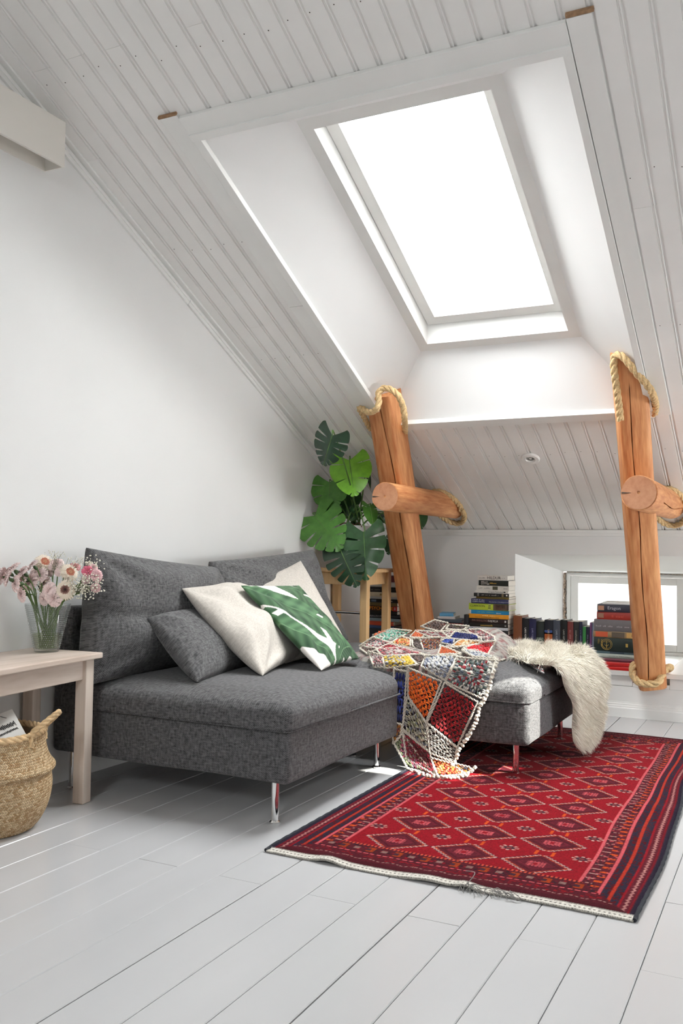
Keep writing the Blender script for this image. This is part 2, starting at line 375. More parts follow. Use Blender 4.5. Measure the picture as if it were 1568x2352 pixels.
def bead_plank(x0, Y0, Y1, lo, hi):
    x = np.clip(x0 + pr_[:, 0], lo, hi)
    if x.max() - x.min() < .004: return
    n = len(pr_); V = [P_(x[i], Y, pr_[i, 1]) for Y in (Y0, Y1) for i in range(n)]
    F = [(i, (i + 1) % n, (i + 1) % n + n, i + n) for i in range(n)] + [tuple(range(n))[::-1], tuple(range(n, 2 * n))]
    m = MB(); m.add(V, F); m.build('plank', MT['ceil'], ceiling, smooth=False)
k = 0
rc = random.Random(11)
for k in range(-16, 26):
    x0 = -.576 - PW * k - .0745
    if x0 + PW < XG or x0 > .9: continue
    lo, hi = XG, 9
    segs = []
    ov = x0 + PW > OX0 and x0 < OX1
    if ov:
        segs.append((.15, OY0 - .03, XG, 9)); segs.append((OY1 + .01, YW, XG, 9))
        if x0 < OX0: segs.append((OY0 - .03, OY1 + .01, XG, OX0))
        if x0 + PW > OX1: segs.append((OY0 - .03, OY1 + .01, OX1, 9))
    else: segs.append((.15, YW, XG, 9))
    for a, b, l, h in segs:
        cut = rc.uniform(a + .2, b - .2) if (b - a > .8 and rc.random() < .4) else None
        if cut and b - a > 4: cut = rc.uniform(1.6, 4.6)
        for c0, c1 in ([(a, cut - .0004), (cut + .0004, b)] if cut else [(a, b)]): bead_plank(x0, c0, c1, l, h)
MB().box(XG, XR, -.16, .16, zs(.16) - .03, zs(.16) + .02).build('ridge_board', MT['ceil'], ceiling, smooth=False)

nm = MB(); rn = random.Random(5)
for k in range(-8, 24):
    xn = -.576 - PW * k - .0745 + .012
    if xn < XG + .03: continue
    for yn in (.95, 1.62, 2.30, 3.05, 3.75, 4.62):
        if OX0 - .08 < xn < OX1 + .08 and OY0 - .06 < yn < OY1 + .05: continue
        p = P_(xn + rn.uniform(-.004, .004), yn + rn.uniform(-.02, .02), .0004); nm.ell(p, (.0024, 0, 0), SD * .0024, SN * .0006, 6, 4)
nm.build('nail_heads', MT['gap'], ceiling, angle=180)['kind'] = 'stuff'
# ---- roof light: shaft lining, casings, frame, sash, pane
def S_(X, Y, off): return np.array([X, Y, zs(Y, off)])
win1 = empty('window_1', S_((OX0 + OX1) / 2, 3.4, 0)); struct(win1)
O = [S_(OX0, OY0, -.003), S_(OX1, OY0, -.003), S_(OX1, OY1, -.003), S_(OX0, OY1, -.003)]
G = [S_(GX0, GY0, GO), S_(GX1, GY0, GO), S_(GX1, GY1, GO), S_(GX0, GY1, GO)]
for nm, i in (('top', 0), ('right', 1), ('bottom', 2), ('left', 3)):
    a, b, c, d = O[i], O[(i + 1) % 4], G[(i + 1) % 4], G[i]
    nn = np.cross(b - a, d - a); nn /= np.linalg.norm(nn); ctr = (a + b + c + d) / 4
    if nn @ (ctr - (O[0] + O[2]) / 2) < 0: nn = -nn
    m = MB(); V = [a, b, c, d] + [v + nn * .012 for v in (a, b, c, d)]
    m.add(V, [(0, 1, 2, 3), (7, 6, 5, 4), (0, 4, 5, 1), (1, 5, 6, 2), (2, 6, 7, 3), (3, 7, 4, 0)])
    m.build('shaft_panel', MT['shaft'], win1, smooth=False)
def cas(x0, x1, y0, y1, d0, d1, name='casing_board', mt='trim', parent=None):
    m = MB(); slab(m, x0, x1, y0, y1, d0, d1); return m.build(name, MT[mt], parent or win1, smooth=False, bevel=.0015)
cas(-1.993, -1.921, 2.493, 3.42, 0, .012); cas(-1.993, -1.921, 3.4215, 4.33, 0, .012)
cas(-.567, -.495, 2.497, 4.33, 0, .012)
cas(-1.9195, -.5685, 2.503, 2.572, 0, .018)
cas(-1.9195, -1.886, 2.574, 4.29, -.004, .020, 'lining_edge'); cas(-.597, -.569, 2.574, 4.29, -.004, .020, 'lining_edge')
cas(-1.9195, -.5685, 2.566, 2.592, -.004, .026, 'lining_edge')
cas(-1.9195, -.5685, 4.283, 4.335, -.004, .022)
for x0, x1 in ((-2.0, -1.921), (-.567, -.488)):
    cas(x0, x1, 2.4855, 2.493 + (.003 if x1 > -1 else 0), 0, .013, 'cut_board_end', 'rawwood')['label'] = 'bare brown sawn end of a casing board'
def fr(x0, x1, y0, y1, o0, o1, name, mt='trim'):
    m = MB(); V = [S_(x, y, o) for x in (x0, x1) for y in (y0, y1) for o in (o0, o1)]
    m.add(V, np.array([(0, 1, 3, 2), (4, 6, 7, 5), (0, 4, 5, 1), (2, 3, 7, 6), (0, 2, 6, 4), (1, 5, 7, 3)])); return m.build(name, MT[mt], win1, smooth=False)
for nm, (b0, b1), (w0, w1) in (('frame', (.25, .43), (0, .052)), ('sash', (.335, .40), (.055, .108))):
    X0, X1, Y0, Y1 = GX0 + w0, GX1 - w0, GY0 + w0 * .9, GY1 - w0 * .9; t = w1 - w0
    fr(X0, X0 + t, Y0, Y1, b0, b1, nm + '_stile'); fr(X1 - t, X1, Y0, Y1, b0, b1, nm + '_stile')
    fr(X0 + t, X1 - t, Y0, Y0 + t * .9, b0, b1, nm + '_rail'); fr(X0 + t, X1 - t, Y1 - t * .9, Y1, b0, b1, nm + '_rail')
fr(GX0 + .10, GX1 - .10, GY0 + .09, GY1 - .09, .362, .368, 'pane', 'glass')
portal(tuple(S_((GX0 + GX1) / 2, (GY0 + GY1) / 2 + .085, .445)), tuple(-SN), GX1 - GX0, 1.43)
# added fill roof light, unseen in the far slope behind the camera
fill_win = struct(MB().box(-1.65, .25, -3.15, -1.25, 0, .001).build('added_fill_window', MT['glass'], smooth=False)) if False else None
m = MB(); slab(m, -.7, .1, 1.7, 2.5, -.03, -.026, -1); fill_win = struct(m.build('added_fill_window', MT['glass'], smooth=False))
portal((-.3, -2.1, zs(2.1) + .09), (0, .42852, -.90353), .8, .9)
m = MB(); slab(m, .72, 1.16, 3.27, 3.62, -.034, -.030); sun_win = struct(m.build('added_sun_window', MT['glass'], smooth=False))  # added unseen roof window, sized to throw the sun patch on the chaise
portal((.94, 3.445 + .03, zs(3.445) + .07), tuple(-SN), .44, .39)
m = MB(); V = [(x, y, z) for x in (-.42, -.10) for y in (2.55, 4.55) for z in (zs(y) + .06, 4.3)]
m.add(V, np.array([(0, 1, 3, 2), (4, 6, 7, 5), (0, 4, 5, 1), (2, 3, 7, 6), (0, 2, 6, 4), (1, 5, 7, 3)])); struct(m.build('added_sun_blocker', MT['plaster'], smooth=False))  # added unseen block, keeps the sun out of the main roof light

# ---- walls
def gable(x0, x1, name):
    pf = [(YB, -.12), (YW + .8, -.12), (YW + .8, zs(YW + .8) + .03), (0, ZR + .03), (YB, zs(-YB) + .03)]; n = len(pf); m = MB()
    m.add([(x, a, b) for x in (x0, x1) for a, b in pf], [tuple(range(n))[::-1], tuple(range(n, 2 * n))] + [(i, (i + 1) % n, (i + 1) % n + n, i + n) for i in range(n)])
    return struct(m.build(name, MT['plaster'], smooth=False))
wl = gable(XG - .12, XG, 'wall_left'); 
def prism(polys, x0, x1, name):
    m = MB()
    for pf in polys:
        n = len(pf); m.add([(x, a, b) for x in (x0, x1) for a, b in pf], [tuple(range(n))[::-1], tuple(range(n, 2 * n))] + [(i, (i + 1) % n, (i + 1) % n + n, i + n) for i in range(n)])
    return struct(m.build(name, MT['plaster'], smooth=False))
QA, QB = 3.95, 4.85
wr = prism([[(YB, -.12), (QA, -.12), (QA, zs(QA) + .03), (0, ZR + .03), (YB, zs(-YB) + .03)], [(QB, -.12), (YW + .8, -.12), (YW + .8, zs(YW + .8) + .03), (QB, zs(QB) + .03)],
            [(QA, -.12), (QB, -.12), (QB, .42), (QA, .42)], [(QA, 1.12), (QB, 1.12), (QB, zs(QB) + .03), (QA, zs(QA) + .03)]], XR, XR + .12, 'wall_right')
struct(MB().box(XR + .06, XR + .064, QA, QB, .42, 1.12).build('added_side_window', MT['glass'], smooth=False)); portal((XR + .11, (QA + QB) / 2, .77), (-1, 0, 0), .70, QB - QA)  # added unseen side window, brightens the back of the room
wf = struct(MB().box(XG - .1, XR + .1, YB - .12, YB, -.12, 2.2).build('wall_front', MT['plaster'], smooth=False))
RX0, RX1, RZ = -1.527, .34, .875
WX0, WX1, WY, WZ0, WZ1 = -1.366, .18, 6.014, .2495, .760
LZ = .2495
m = MB(); t = .02
m.box(XG, RX0, YW, YW + t, LZ, 1.03).box(RX1, XR, YW, YW + t, LZ, 1.03).box(RX0, RX1, YW, YW + t, RZ, 1.03)
A = [(RX0, YW, LZ), (RX1, YW, LZ), (RX1, YW, RZ), (RX0, YW, RZ)]; B = [(WX0, WY, LZ), (WX1, WY, LZ), (WX1, WY, WZ1), (WX0, WY, WZ1)]
m.add(A + B, [(0, 4, 7, 3), (1, 2, 6, 5), (3, 7, 6, 2)])
m.box(XG - .1, WX0 + .003, WY + .01, WY + .08, -.1, 1.3).box(WX1 - .003, XR, WY + .01, WY + .08, -.1, 1.3).box(WX0 - .1, WX1 + .1, WY + .01, WY + .08, WZ1 - .003, 1.3)
wb = struct(m.build('wall_back', MT['plaster'], smooth=False))
# low wall under the ledge, of painted boards
def wbp(name, *a, mt='trim', bv=.0015): return MB().box(*a).build(name, MT[mt], wb, smooth=False, bevel=bv)
PX0, PX1 = -.782, -.603
wbp('plank', XG, PX0 - .001, YK, YK + .02, .168, .2235); wbp('plank', PX1 + .012, XR, YK, YK + .02, .166, .2235)
wbp('plank', PX0 + .001, PX1 + .010, YK, YK + .02, .166, .186)
wbp('plank', XG, XR, YK + .001, YK + .021, .02, .1655)
wbp('recess_back', PX0 - .1, PX1 + .1, YK + .10, YK + .11, .12, .2235, mt='gap')
wbp('backing', XG, XR, YK + .16, YK + .18, -.02, .2235, mt='gap')
sill = MB().box(XG, PX0 + .004, YK - .024, WY + .03, LZ - .025, LZ).box(PX1 - .004, XR, YK - .024, WY + .03, LZ - .025, LZ).box(PX0 + .004, PX1 - .004, YK + .075, WY + .03, LZ - .025, LZ)
sl_ = struct(sill.build('trim_1', MT['trim'], smooth=False, bevel=.002))
# baseboard with a moulded top
m = MB(); pf = [(0, 0), (-.016, 0), (-.016, .048), (-.013, .054), (-.0125, .060), (-.009, .064), (-.0085, .071), (-.005, .075), (-.004, .083), (0, .083)]
V = [(x, YK + a, b) for x in (XG, XR) for a, b in pf]; n = len(pf)
m.add(V, [(i, i + n, (i + 1) % n + n, (i + 1) % n) for i in range(n)]); struct(m.build('baseboard_back', MT['trim'], smooth=False))
struct(MB().box(XG, XR, YW - .014, YW, .984, 1.006).box(XG, XR, YW - .022, YW, 1.004, 1.022).build('trim_2', MT['trim'], smooth=False, bevel=.002))
# two strips where the gable wall meets the slope
g1 = MB(); slab(g1, XG, XG + .034, .15, YW - .02, 0, .010)
struct(g1.build('trim_3', MT['trim'], smooth=False, bevel=.002))
g2 = MB()
for a, b in ((.15, 3.296), (3.298, YW - .02)):
    slab(g2, XG, XG + .011, a, b, .010, .046); slab(g2, XG, XG + .016, a, b, .018, .030)
struct(g2.build('trim_4', MT['trim'], smooth=False, bevel=.0015))

# ---- low window in the recess
w2 = empty('window_2', ((WX0 + WX1) / 2, WY, WZ0)); struct(w2)
def wp(name, *a, mt='trim', bv=.002): return MB().box(*a).build(name, MT[mt], w2, smooth=False, bevel=bv)
fx0, fx1 = WX0 + .026, WX1 - .01
wp('frame_stile', fx0, fx0 + .022, WY - .02, WY + .06, WZ0, WZ1 - .012); wp('frame_stile', fx1 - .022, fx1, WY - .02, WY + .06, WZ0, WZ1 - .012)
wp('frame_rail', fx0 + .022, fx1 - .022, WY - .02, WY + .06, WZ1 - .026, WZ1 - .012); wp('frame_rail', fx0 + .022, fx1 - .022, WY - .02, WY + .06, WZ0, WZ0 + .02)
mid = -.605
for a, b in ((fx0 + .024, mid - .003), (mid + .003, fx1 - .024)):
    s = MB().box(a, a + .048, WY - .012, WY + .03, WZ0 + .022, WZ1 - .028).box(b - .048, b, WY - .012, WY + .03, WZ0 + .022, WZ1 - .028)
    s.box(a + .048, b - .048, WY - .012, WY + .03, WZ1 - .072, WZ1 - .028).box(a + .048, b - .048, WY - .012, WY + .03, WZ0 + .022, WZ0 + .066)
    so = s.build('sash', MT['trim'], w2, smooth=False, bevel=.002)
    MB().box(a + .044, b - .044, WY + .008, WY + .012, WZ0 + .062, WZ1 - .068).build('pane', MT['glass'], so, smooth=False)
rp = random.Random(3); m = MB()
zz = WZ0
while zz < WZ1 - .01:
    h = rp.uniform(.006, .02); wd = rp.uniform(.006, .019); m.box(WX0 + .003, WX0 + .003 + wd, WY - .016 + rp.uniform(0, .006), WY + .012, zz, zz + h); zz += h * .8
o = m.build('broken_filler', MT['peel'], w2, smooth=False); o['label'] = 'ragged brown gap of peeling filler beside the frame'
wp('gap_backing', WX0, fx0, WY + .004, WY + .03, WZ0, WZ1, mt='trim', bv=0); wp('top_gap', WX0 + .02, fx1, WY + .0, WY + .012, WZ1 - .004, WZ1, mt='peel', bv=0); wp('top_filler', WX0 + .02, fx1, WY - .002, WY + .012, WZ1 - .012, WZ1 - .004, bv=0)
struct(MB().box(-4, 4, WY + .09, WY + 1.25, WZ1 + .02, WZ1 + .09).build('added_eave_shade', MT['trim'], smooth=False))  # added eave outside, cuts the sky light reaching the recess
portal(((WX0 + WX1) / 2, WY + .1, (WZ0 + WZ1) / 2), (0, -1, 0), WX1 - WX0, WZ1 - WZ0)

# ---- recessed spot in the slope
lp = P_(-1.233, 4.653, 0)
lt = tag(empty('ceiling_light', lp), 'small round recessed spotlight in the white boarded slope', 'ceiling light')
xa, ya = np.array([1.0, 0, 0]), SD
def disc_ring(prof, n=28):
    m = MB(); th = np.linspace(0, 2 * pi, n, endpoint=False)
    Q = np.array([[lp + r * (np.cos(t) * xa + np.sin(t) * ya) - SN * d for t in th] for r, d in prof]); m.grid(Q, cv=True); return m
disc_ring([(.049, -.001), (.049, .007), (.045, .011), (.027, .011), (.024, .007), (.022, -.004)]).build('ring', MT['trim'], lt)
disc_ring([(.023, .002), (.019, .005), (.013, .004), (.011, -.002), (.001, -.003)]).build('lamp_lens', pmat('lamp_lens', (.35, .34, .33), .15, metal=.6), lt)
m = MB(); m.ell(lp - SN * .003, xa * .009, ya * .009, SN * .004, 10, 6); m.build('bulb', pmat('bulb_glass', (.75, .75, .72), .1), lt)

# ---- boxed valance high on the gable wall (partly outside the frame)
e0 = onx(148, 384, -2.352)
vx, vz = -2.352, e0[2]
vb = tag(empty('valance_box', (XG, e0[1] - .4, vz)), 'white boxed pelmet high on the white gable wall under the slope', 'pelmet')
Ye = e0[1]; vt = .165
def vpoly(m, x0, x1, ya_, yb_, zt):
    """upright board clipped along the slope"""
    ztop = lambda y: min(vz + zt, zs(y) - .012)
    ys2 = np.linspace(ya_, yb_, 14); top = [(y, ztop(y)) for y in ys2]
    P2 = [(ya_, vz), (yb_, vz)] + top[::-1]; n = len(P2)
    V = [(x0, a, b) for a, b in P2] + [(x1, a, b) for a, b in P2]
    m.add(V, [tuple(range(n)), tuple(range(n, 2 * n))[::-1]] + [(i, i + n, (i + 1) % n + n, (i + 1) % n) for i in range(n)])
MTV = pmat('warm_white_board', (.76, .73, .68), .4, var=.015)
m = MB(); vpoly(m, vx - .010, vx, .9, Ye - .004, vt); m.build('front_board', MTV, vb, smooth=False)
m = MB(); vpoly(m, XG, vx, Ye - .004, Ye, vt); m.build('end_board', MTV, vb, smooth=False)
m = MB(); vpoly(m, XG, XG + .006, .9, Ye - .004, vt * .9); m.build('back_board', MTV, vb, smooth=False)
# ================================================================== SOFA
def wr_fn(seed, amp=.004, f=9):
    def fn(P):
        q = P.reshape(-1, 3); return P + (np.stack([nz(q, f, seed), nz(q, f, seed + 1), nz(q, f, seed + 2)], -1) * amp).reshape(P.shape)
    return fn
SA = dict(x0=-2.40, x1=-1.438, y0=2.505, y1=3.398)
SB = dict(x0=-2.40, x1=-.918, y0=3.452, y1=4.385)
sofa = tag(empty('corner_sofa', (-2.0, 3.4, 0)), 'charcoal grey woven corner sofa with chaise end on chrome legs', 'sofa')
MB().rbox(SA['x0'], SA['x1'], SA['y0'], SA['y1'], .130, .302, .018, (20, 20, 6), fn=wr_fn(1, .0025)).build('base', MT['sofa'], sofa, uv=True)
MB().rbox(SB['x0'], SB['x1'], SB['y0'], SB['y1'], .130, .302, .022, (28, 20, 6), fn=wr_fn(2, .003)).build('chaise_base', MT['sofa'], sofa, uv=True)
def crown(seed, x0, x1, y0, y1):
    w_ = wr_fn(seed, .004, 7)
    def fn(P):
        P = w_(P); x, y, z = P[..., 0], P[..., 1], P[..., 2]
        e = np.minimum(np.minimum(x - x0, x1 - x), np.minimum(y - y0, y1 - y))
        s = np.clip(e / .16, 0, 1); P = P.copy()
        P[..., 2] = np.where(z > .33, z - .030 * (1 - s) ** 2, z); return P
    return fn
MB().rbox(SA['x0'], SA['x1'] + .008, SA['y0'] - .012, SA['y1'], .296, .402, .034, (30, 30, 6), .012, crown(3, SA['x0'] - .5, SA['x1'], SA['y0'], SA['y1'] + .3)).build('seat_cushion', MT['sofa'], sofa, uv=True)
MB().rbox(SB['x0'], SB['x1'] + .010, SB['y0'] - .010, SB['y1'], .296, .396, .034, (44, 30, 6), .012, crown(5, SB['x0'] - .5, SB['x1'], SB['y0'], SB['y1'])).build('chaise_cushion', MT['sofa'], sofa, uv=True)
MB().rbox(-2.435, -2.352, SA['y0'], SA['y1'], .13, .66, .02, (3, 12, 8), fn=wr_fn(7, .002)).build('backrest', MT['sofa'], sofa, uv=True)
MB().rbox(-2.435, -2.352, SB['y0'], SB['y1'], .13, .66, .02, (3, 12, 8), fn=wr_fn(8, .002)).build('backrest', MT['sofa'], sofa, uv=True)
for lx, ly in ((-1.497, 2.53), (-2.35, 2.522), (-1.52, 3.372), (-2.34, 3.372), (-.99, 3.54), (-.99, 4.30), (-2.34, 4.30), (-1.7, 3.52)):
    MB().lathe([(.0005, 0), (.0175, 0), (.0178, .004), (.015, .007), (.0128, .009), (.0128, .134), (.0005, .134)], 20, (lx, ly, .0005)).build('leg', MT['chrome'], sofa)
# piping round the open edges
def piping(pts, name='piping'):
    MB().tube(np.array(pts), .0042, 8).build(name, MT['sofa'], sofa, uv=True)
piping([(SA['x0'], SA['y0'] - .006, .300), (SA['x1'] - .01, SA['y0'] - .006, .300), (SA['x1'] + .005, SA['y0'] + .008, .300), (SA['x1'] + .005, SA['y1'], .300)])
piping([(SA['x1'] + .02, SB['y0'] - .004, .300), (SB['x1'] - .015, SB['y0'] - .004, .300), (SB['x1'] + .004, SB['y0'] + .012, .300), (SB['x1'] + .004, SB['y1'], .300)])

# ================================================================== CUSHIONS
def pillow_pts(c, T, n=44, pinch=.06, seed=0, wr=.006, full=.42, crease=0):
    TL, TR, BR, BL = [np.asarray(p, float) for p in c]
    t = np.sin(np.linspace(-pi / 2, pi / 2, n)); u, v = np.meshgrid(t, t, indexing='ij')
    uu = u * (1 - pinch * (1 - v ** 2) + 0 * v); vv = v * (1 - pinch * (1 - u ** 2))
    a, b = (uu + 1) / 2, (vv + 1) / 2
    P = (1 - a)[..., None] * ((1 - b)[..., None] * TL + b[..., None] * BL) + a[..., None] * ((1 - b)[..., None] * TR + b[..., None] * BR)
    nn = np.cross(BL - TL, TR - TL) + np.cross(BL - BR, BL * 0 + TR - BR) * -1; nn /= np.linalg.norm(nn)
    if nn @ (P.mean((0, 1)) - CAM) > 0: nn = -nn
    th = ((1 - u ** 2) * (1 - v ** 2)) ** full
    q = np.stack([u * 1.7, v * 1.7, 0 * u], -1)
    rad = np.hypot(np.abs(u), np.abs(v)); th = th - crease * np.exp(-((v - .10 - .10 * u) / .10) ** 2) * np.clip(.9 - .9 * u, .1, 1.2) * (1 - u ** 4)
    fold = np.sin((np.arctan2(1.02 - np.abs(v), 1.02 - np.abs(u)) * 9) + seed) * np.exp(-((rad - 1.0) / .28) ** 2)
    w_ = (nz(q, 2.4, seed + 5) * .7 + nz(q, 5.5, seed + 9) * .4 + fold * .9) * wr * np.clip((1 - np.abs(u) ** 6) * (1 - np.abs(v) ** 6), 0, 1)
    return P, nn, th * T / 2, w_, u, v
def pillow(name, c, T, mat, label, cat='cushion', size=(.5, .5), n=44, colfn=None, group=None, **kw):
    P, nn, h, w_, u, v = pillow_pts(c, T, n, **kw)
    ctr = P.mean((0, 1)); loc = np.array([ctr[0], ctr[1], P[..., 2].min()])
    m = MB(); uvs = np.stack([(u + 1) / 2 * size[0], (v + 1) / 2 * size[1]], -1).reshape(-1, 2)
    cc = colfn(u, v) if colfn else None
    for sg in (1, -1):
        Q = P + nn * ((h + w_) * sg if sg > 0 else -(h * .9))[..., None]
        m.grid(Q, flip=False, c=None if cc is None else cc.reshape(-1, 3))
        if True:
            f = m.F[-1]; a, b, d = Q.reshape(-1, 3)[gridF(n, n)[n * n // 2 - n // 2][[0, 1, 3]]]
            if np.cross(b - a, d - a) @ nn * sg < 0: m.F[-1] = f[:, ::-1]
    m.uv = np.vstack([uvs, uvs + .37])
    o = m.build(name, mat, loc=loc, angle=180, weld=False)
    return tag(o, label, cat, group)
def at_len(x, y, ref, L, far=True):
    d = ray(x, y); d = d / np.linalg.norm(d); q = CAM - ref; b = d @ q; c = q @ q - L * L; D = b * b - c
    t = -b + (math.sqrt(D) if D > 0 else 0) * (1 if far else -1); return CAM + d * t
pillow('back_cushion', [onx(198, 1258, -2.285), onx(503, 1303, -2.285), onx(524, 1520, -2.21), onx(178, 1580, -2.235)], .25, MT['cushg'],
       'large charcoal grey back cushion at the sofa end beside the flower vase', group='grey back cushions', size=(.86, .5), pinch=.055, seed=3, wr=.014, full=.38, crease=.16)
pillow('back_cushion', [onx(480, 1290, -2.285), onx(716, 1262, -2.285), onx(760, 1440, -2.20), onx(500, 1480, -2.20)], .21, MT['cushg'],
       'large grey back cushion behind the linen pillow, below the monstera', group='grey back cushions', size=(.86, .5), pinch=.04, seed=8, wr=.012, full=.36)
zb = .415
bl, br = onz(452, 1566, zb - .002), onz(560, 1530, zb)
pillow('lumbar_cushion', [at_len(338, 1420, bl, .36), at_len(470, 1396, br, .36), br, bl], .15, MT['cushg'],
       'small charcoal grey cushion leaning in front of the larger back cushion', size=(.36, .34), pinch=.03, seed=12, wr=.006)
bl, br = onz(690, 1488, zb), onz(800, 1470, zb)
pillow('lumbar_cushion', [at_len(640, 1385, bl, .36), at_len(742, 1352, br, .36), br, bl], .09, MT['cushg'],
       'grey cushion almost hidden behind the upright linen pillow', size=(.5, .5), pinch=.05, seed=33, wr=.004)
bl, br = onz(655, 1524, zb), onz(800, 1490, zb + .005)
TLb, TRb = at_len(512, 1366, bl, .50), at_len(690, 1288, br, .52)
pillow('linen_pillow', [TLb, TRb, br, bl], .13, MT['linen'], 'cream linen pillow standing behind the leaf print pillow', size=(.5, .5), pinch=.05, seed=21, wr=.008)
bl, br = onz(603, 1552, zb), onz(692, 1508, zb + .01)
pillow('linen_pillow', [at_len(418, 1352, bl, .50), at_len(570, 1345, br, .48), br, bl], .17, MT['linen'], 'cream linen pillow lying against the small grey cushion', size=(.5, .5), pinch=.05, seed=27, wr=.017)
# leaf print: colours are the flat print on the cloth
def leafprint(u, v):
    cs = np.zeros(u.shape + (3,)); cs[:] = (.74, .70, .66)
    rs = np.random.RandomState(5)
    leaves = [((-1.25, -1.15), (-.15, .05), .30, 0), ((.0, -1.1), (1.15, .55), .36, 1), ((-.75, -.62), (1.15, 1.10), .44, 2), ((-1.15, -.45), (-.35, 1.15), .26, 3), ((-.25, 1.0), (.75, .78), .20, 5), ((.7, -1.2), (1.2, -.4), .2, 4)]
    for (x0, y0), (x1, y1), wd, sd in leaves:
        d = np.array([x1 - x0, y1 - y0]); L = np.hypot(*d); d = d / L; nrm = np.array([-d[1], d[0]])
        a = ((u - x0) * d[0] + (v - y0) * d[1]) / L; b = (u - x0) * nrm[0] + (v - y0) * nrm[1]
        b = b + .05 * np.sin(a * 5 + sd)
        wdt = wd * np.clip(np.sin(np.clip(a, 0, 1) ** .75 * pi), 0, 1) ** .55 
        ins = (np.abs(b) < wdt) & (a > 0) & (a < 1)
        ph = a * 26 - np.abs(b) * 30 / L * .5 + sd
        split = (np.sin(ph * .30 + sd * 2) > .975) & (np.abs(b) > wdt * .45)
        ins &= ~split
        sh = .5 + .28 * np.sin(ph * 2.3) + .22 * nz(np.stack([a * 3, b * 5, 0 * a + sd], -1), 3, sd + 2)
        sh = np.clip(sh, 0, 1)[..., None]
        side = np.where(b > 0, .85, 1.15)[..., None]
        g = (np.array([.012, .045, .018]) * (1 - sh) + np.array([.070, .150, .070]) * sh) * side
        rib = np.abs(b) < .008; g = np.where(rib[..., None], np.array([.12, .22, .11]), g)
        cs = np.where(ins[..., None], g, cs)
    return cs
MT['leafprint'] = colmat('leaf_print_cotton', .85, bump=.2, bscale=500, sheen=.1, var=.05, vscale=500)
bl, br = onz(738, 1540, zb - .003), onz(824, 1513, zb)
pillow('leaf_pillow', [at_len(553, 1345, bl, .50), at_len(686, 1345, br, .50), br, bl], .095, MT['leafprint'], 'square pillow printed with big green banana leaves on white', size=(.5, .5), n=190, colfn=leafprint, pinch=.045, seed=41, wr=.008)

# ================================================================== TIMBER POSTS, TIE LOGS AND ROPES
def log_mesh(L, R, p, rot, crack, seed, n=40, m_=60, knots=(), taper=0):
    th = np.linspace(0, 2 * pi, n, endpoint=False)
    z = np.linspace(0, L, m_)
    m = MB(); rings = []
    for i, zz in enumerate(z):
        ca = crack[0] + crack[1] * math.sin(pi * zz / L) + .05 * math.sin(zz * 9 + seed)
        dv = .045 * (1 if crack[2] < zz / L < crack[3] else .02) * (.75 + .25 * math.sin(zz * 23 + seed))
        base_t = np.sort((ca + np.linspace(.16, 2 * pi - .16, n - 3)))
        ang = np.concatenate([[ca - dv, ca, ca + dv], base_t]) if False else np.concatenate([base_t, [ca + 2 * pi - dv, ca + 2 * pi, ca + 2 * pi + dv]])
        a2 = ang - rot
        r = R * (1 - taper * zz / L) / (np.abs(np.cos(a2)) ** p + np.abs(np.sin(a2)) ** p) ** (1 / p)
        q = np.stack([np.cos(ang), np.sin(ang), np.full(n, zz * 1.2)], -1)
        r = r * (1 + .022 * nz(q, 2.0, seed) + .008 * nz(q, 7.0, seed + 3))
        dep = .70 if crack[2] < zz / L < crack[3] else .995
        r[n - 2] *= dep if dep < .9 else .99
        rings.append(np.stack([r * np.cos(ang), r * np.sin(ang), np.full(n, zz)], -1))
    Q = np.array(rings); m.grid(Q, cv=True); b = m.n
    F = gridF(m_, n, False, True)
    m.F.append(np.array([list(range(n))[::-1]])); m.F.append(np.array([[(m_ - 1) * n + i for i in range(n)]]))
    return m
def axis_matrix(a, b, xdir=(1, 0, 0)):
    a, b = Vector(a), Vector(b); z = (b - a).normalized(); x = Vector(xdir); x = (x - z * x.dot(z)).normalized(); y = z.cross(x)
    m4 = Matrix((x, y, z)).transposed().to_4x4(); m4.translation = a; return m4, (b - a).length
def log_thing(name, a, b, R, p, rot, crack, seed, label, cat, taper=0, knots=()):
    M4, L = axis_matrix(a, b); o = log_mesh(L, R, p, rot, crack, seed, taper=taper).build(name, MT['pine'], angle=50)
    o.matrix_world = M4; ORG[o.name] = tuple(a)
    return tag(o, label, cat), M4
def ext(a, b, s, e): a, b = np.array(a), np.array(b); d = (b - a) / np.linalg.norm(b - a); return a - d * s, b + d * e
RB, RTp = np.array([-.680, 5.045, .205]), np.array([-.655, 4.215, 1.60])
LB, LTp = np.array([-1.978, 5.045, .2505]), np.array([-1.886, 4.245, 1.60])
a, b = ext(RB, RTp, 0, .215)
postR, _ = log_thing('timber_post', a, b, .073, 6.0, .33, (-pi / 2 + .02, .06, .05, .93), 5, 'leaning orange pine post at right, in front of the book row and window', 'post')
a, b = ext(LB, LTp, 0, .115)
postL, _ = log_thing('timber_post', a, b, .076, 6.0, -.16, (-pi / 2 + .08, .28, .0, .97), 9, 'leaning orange pine post at left, beside the monstera and stool', 'post')
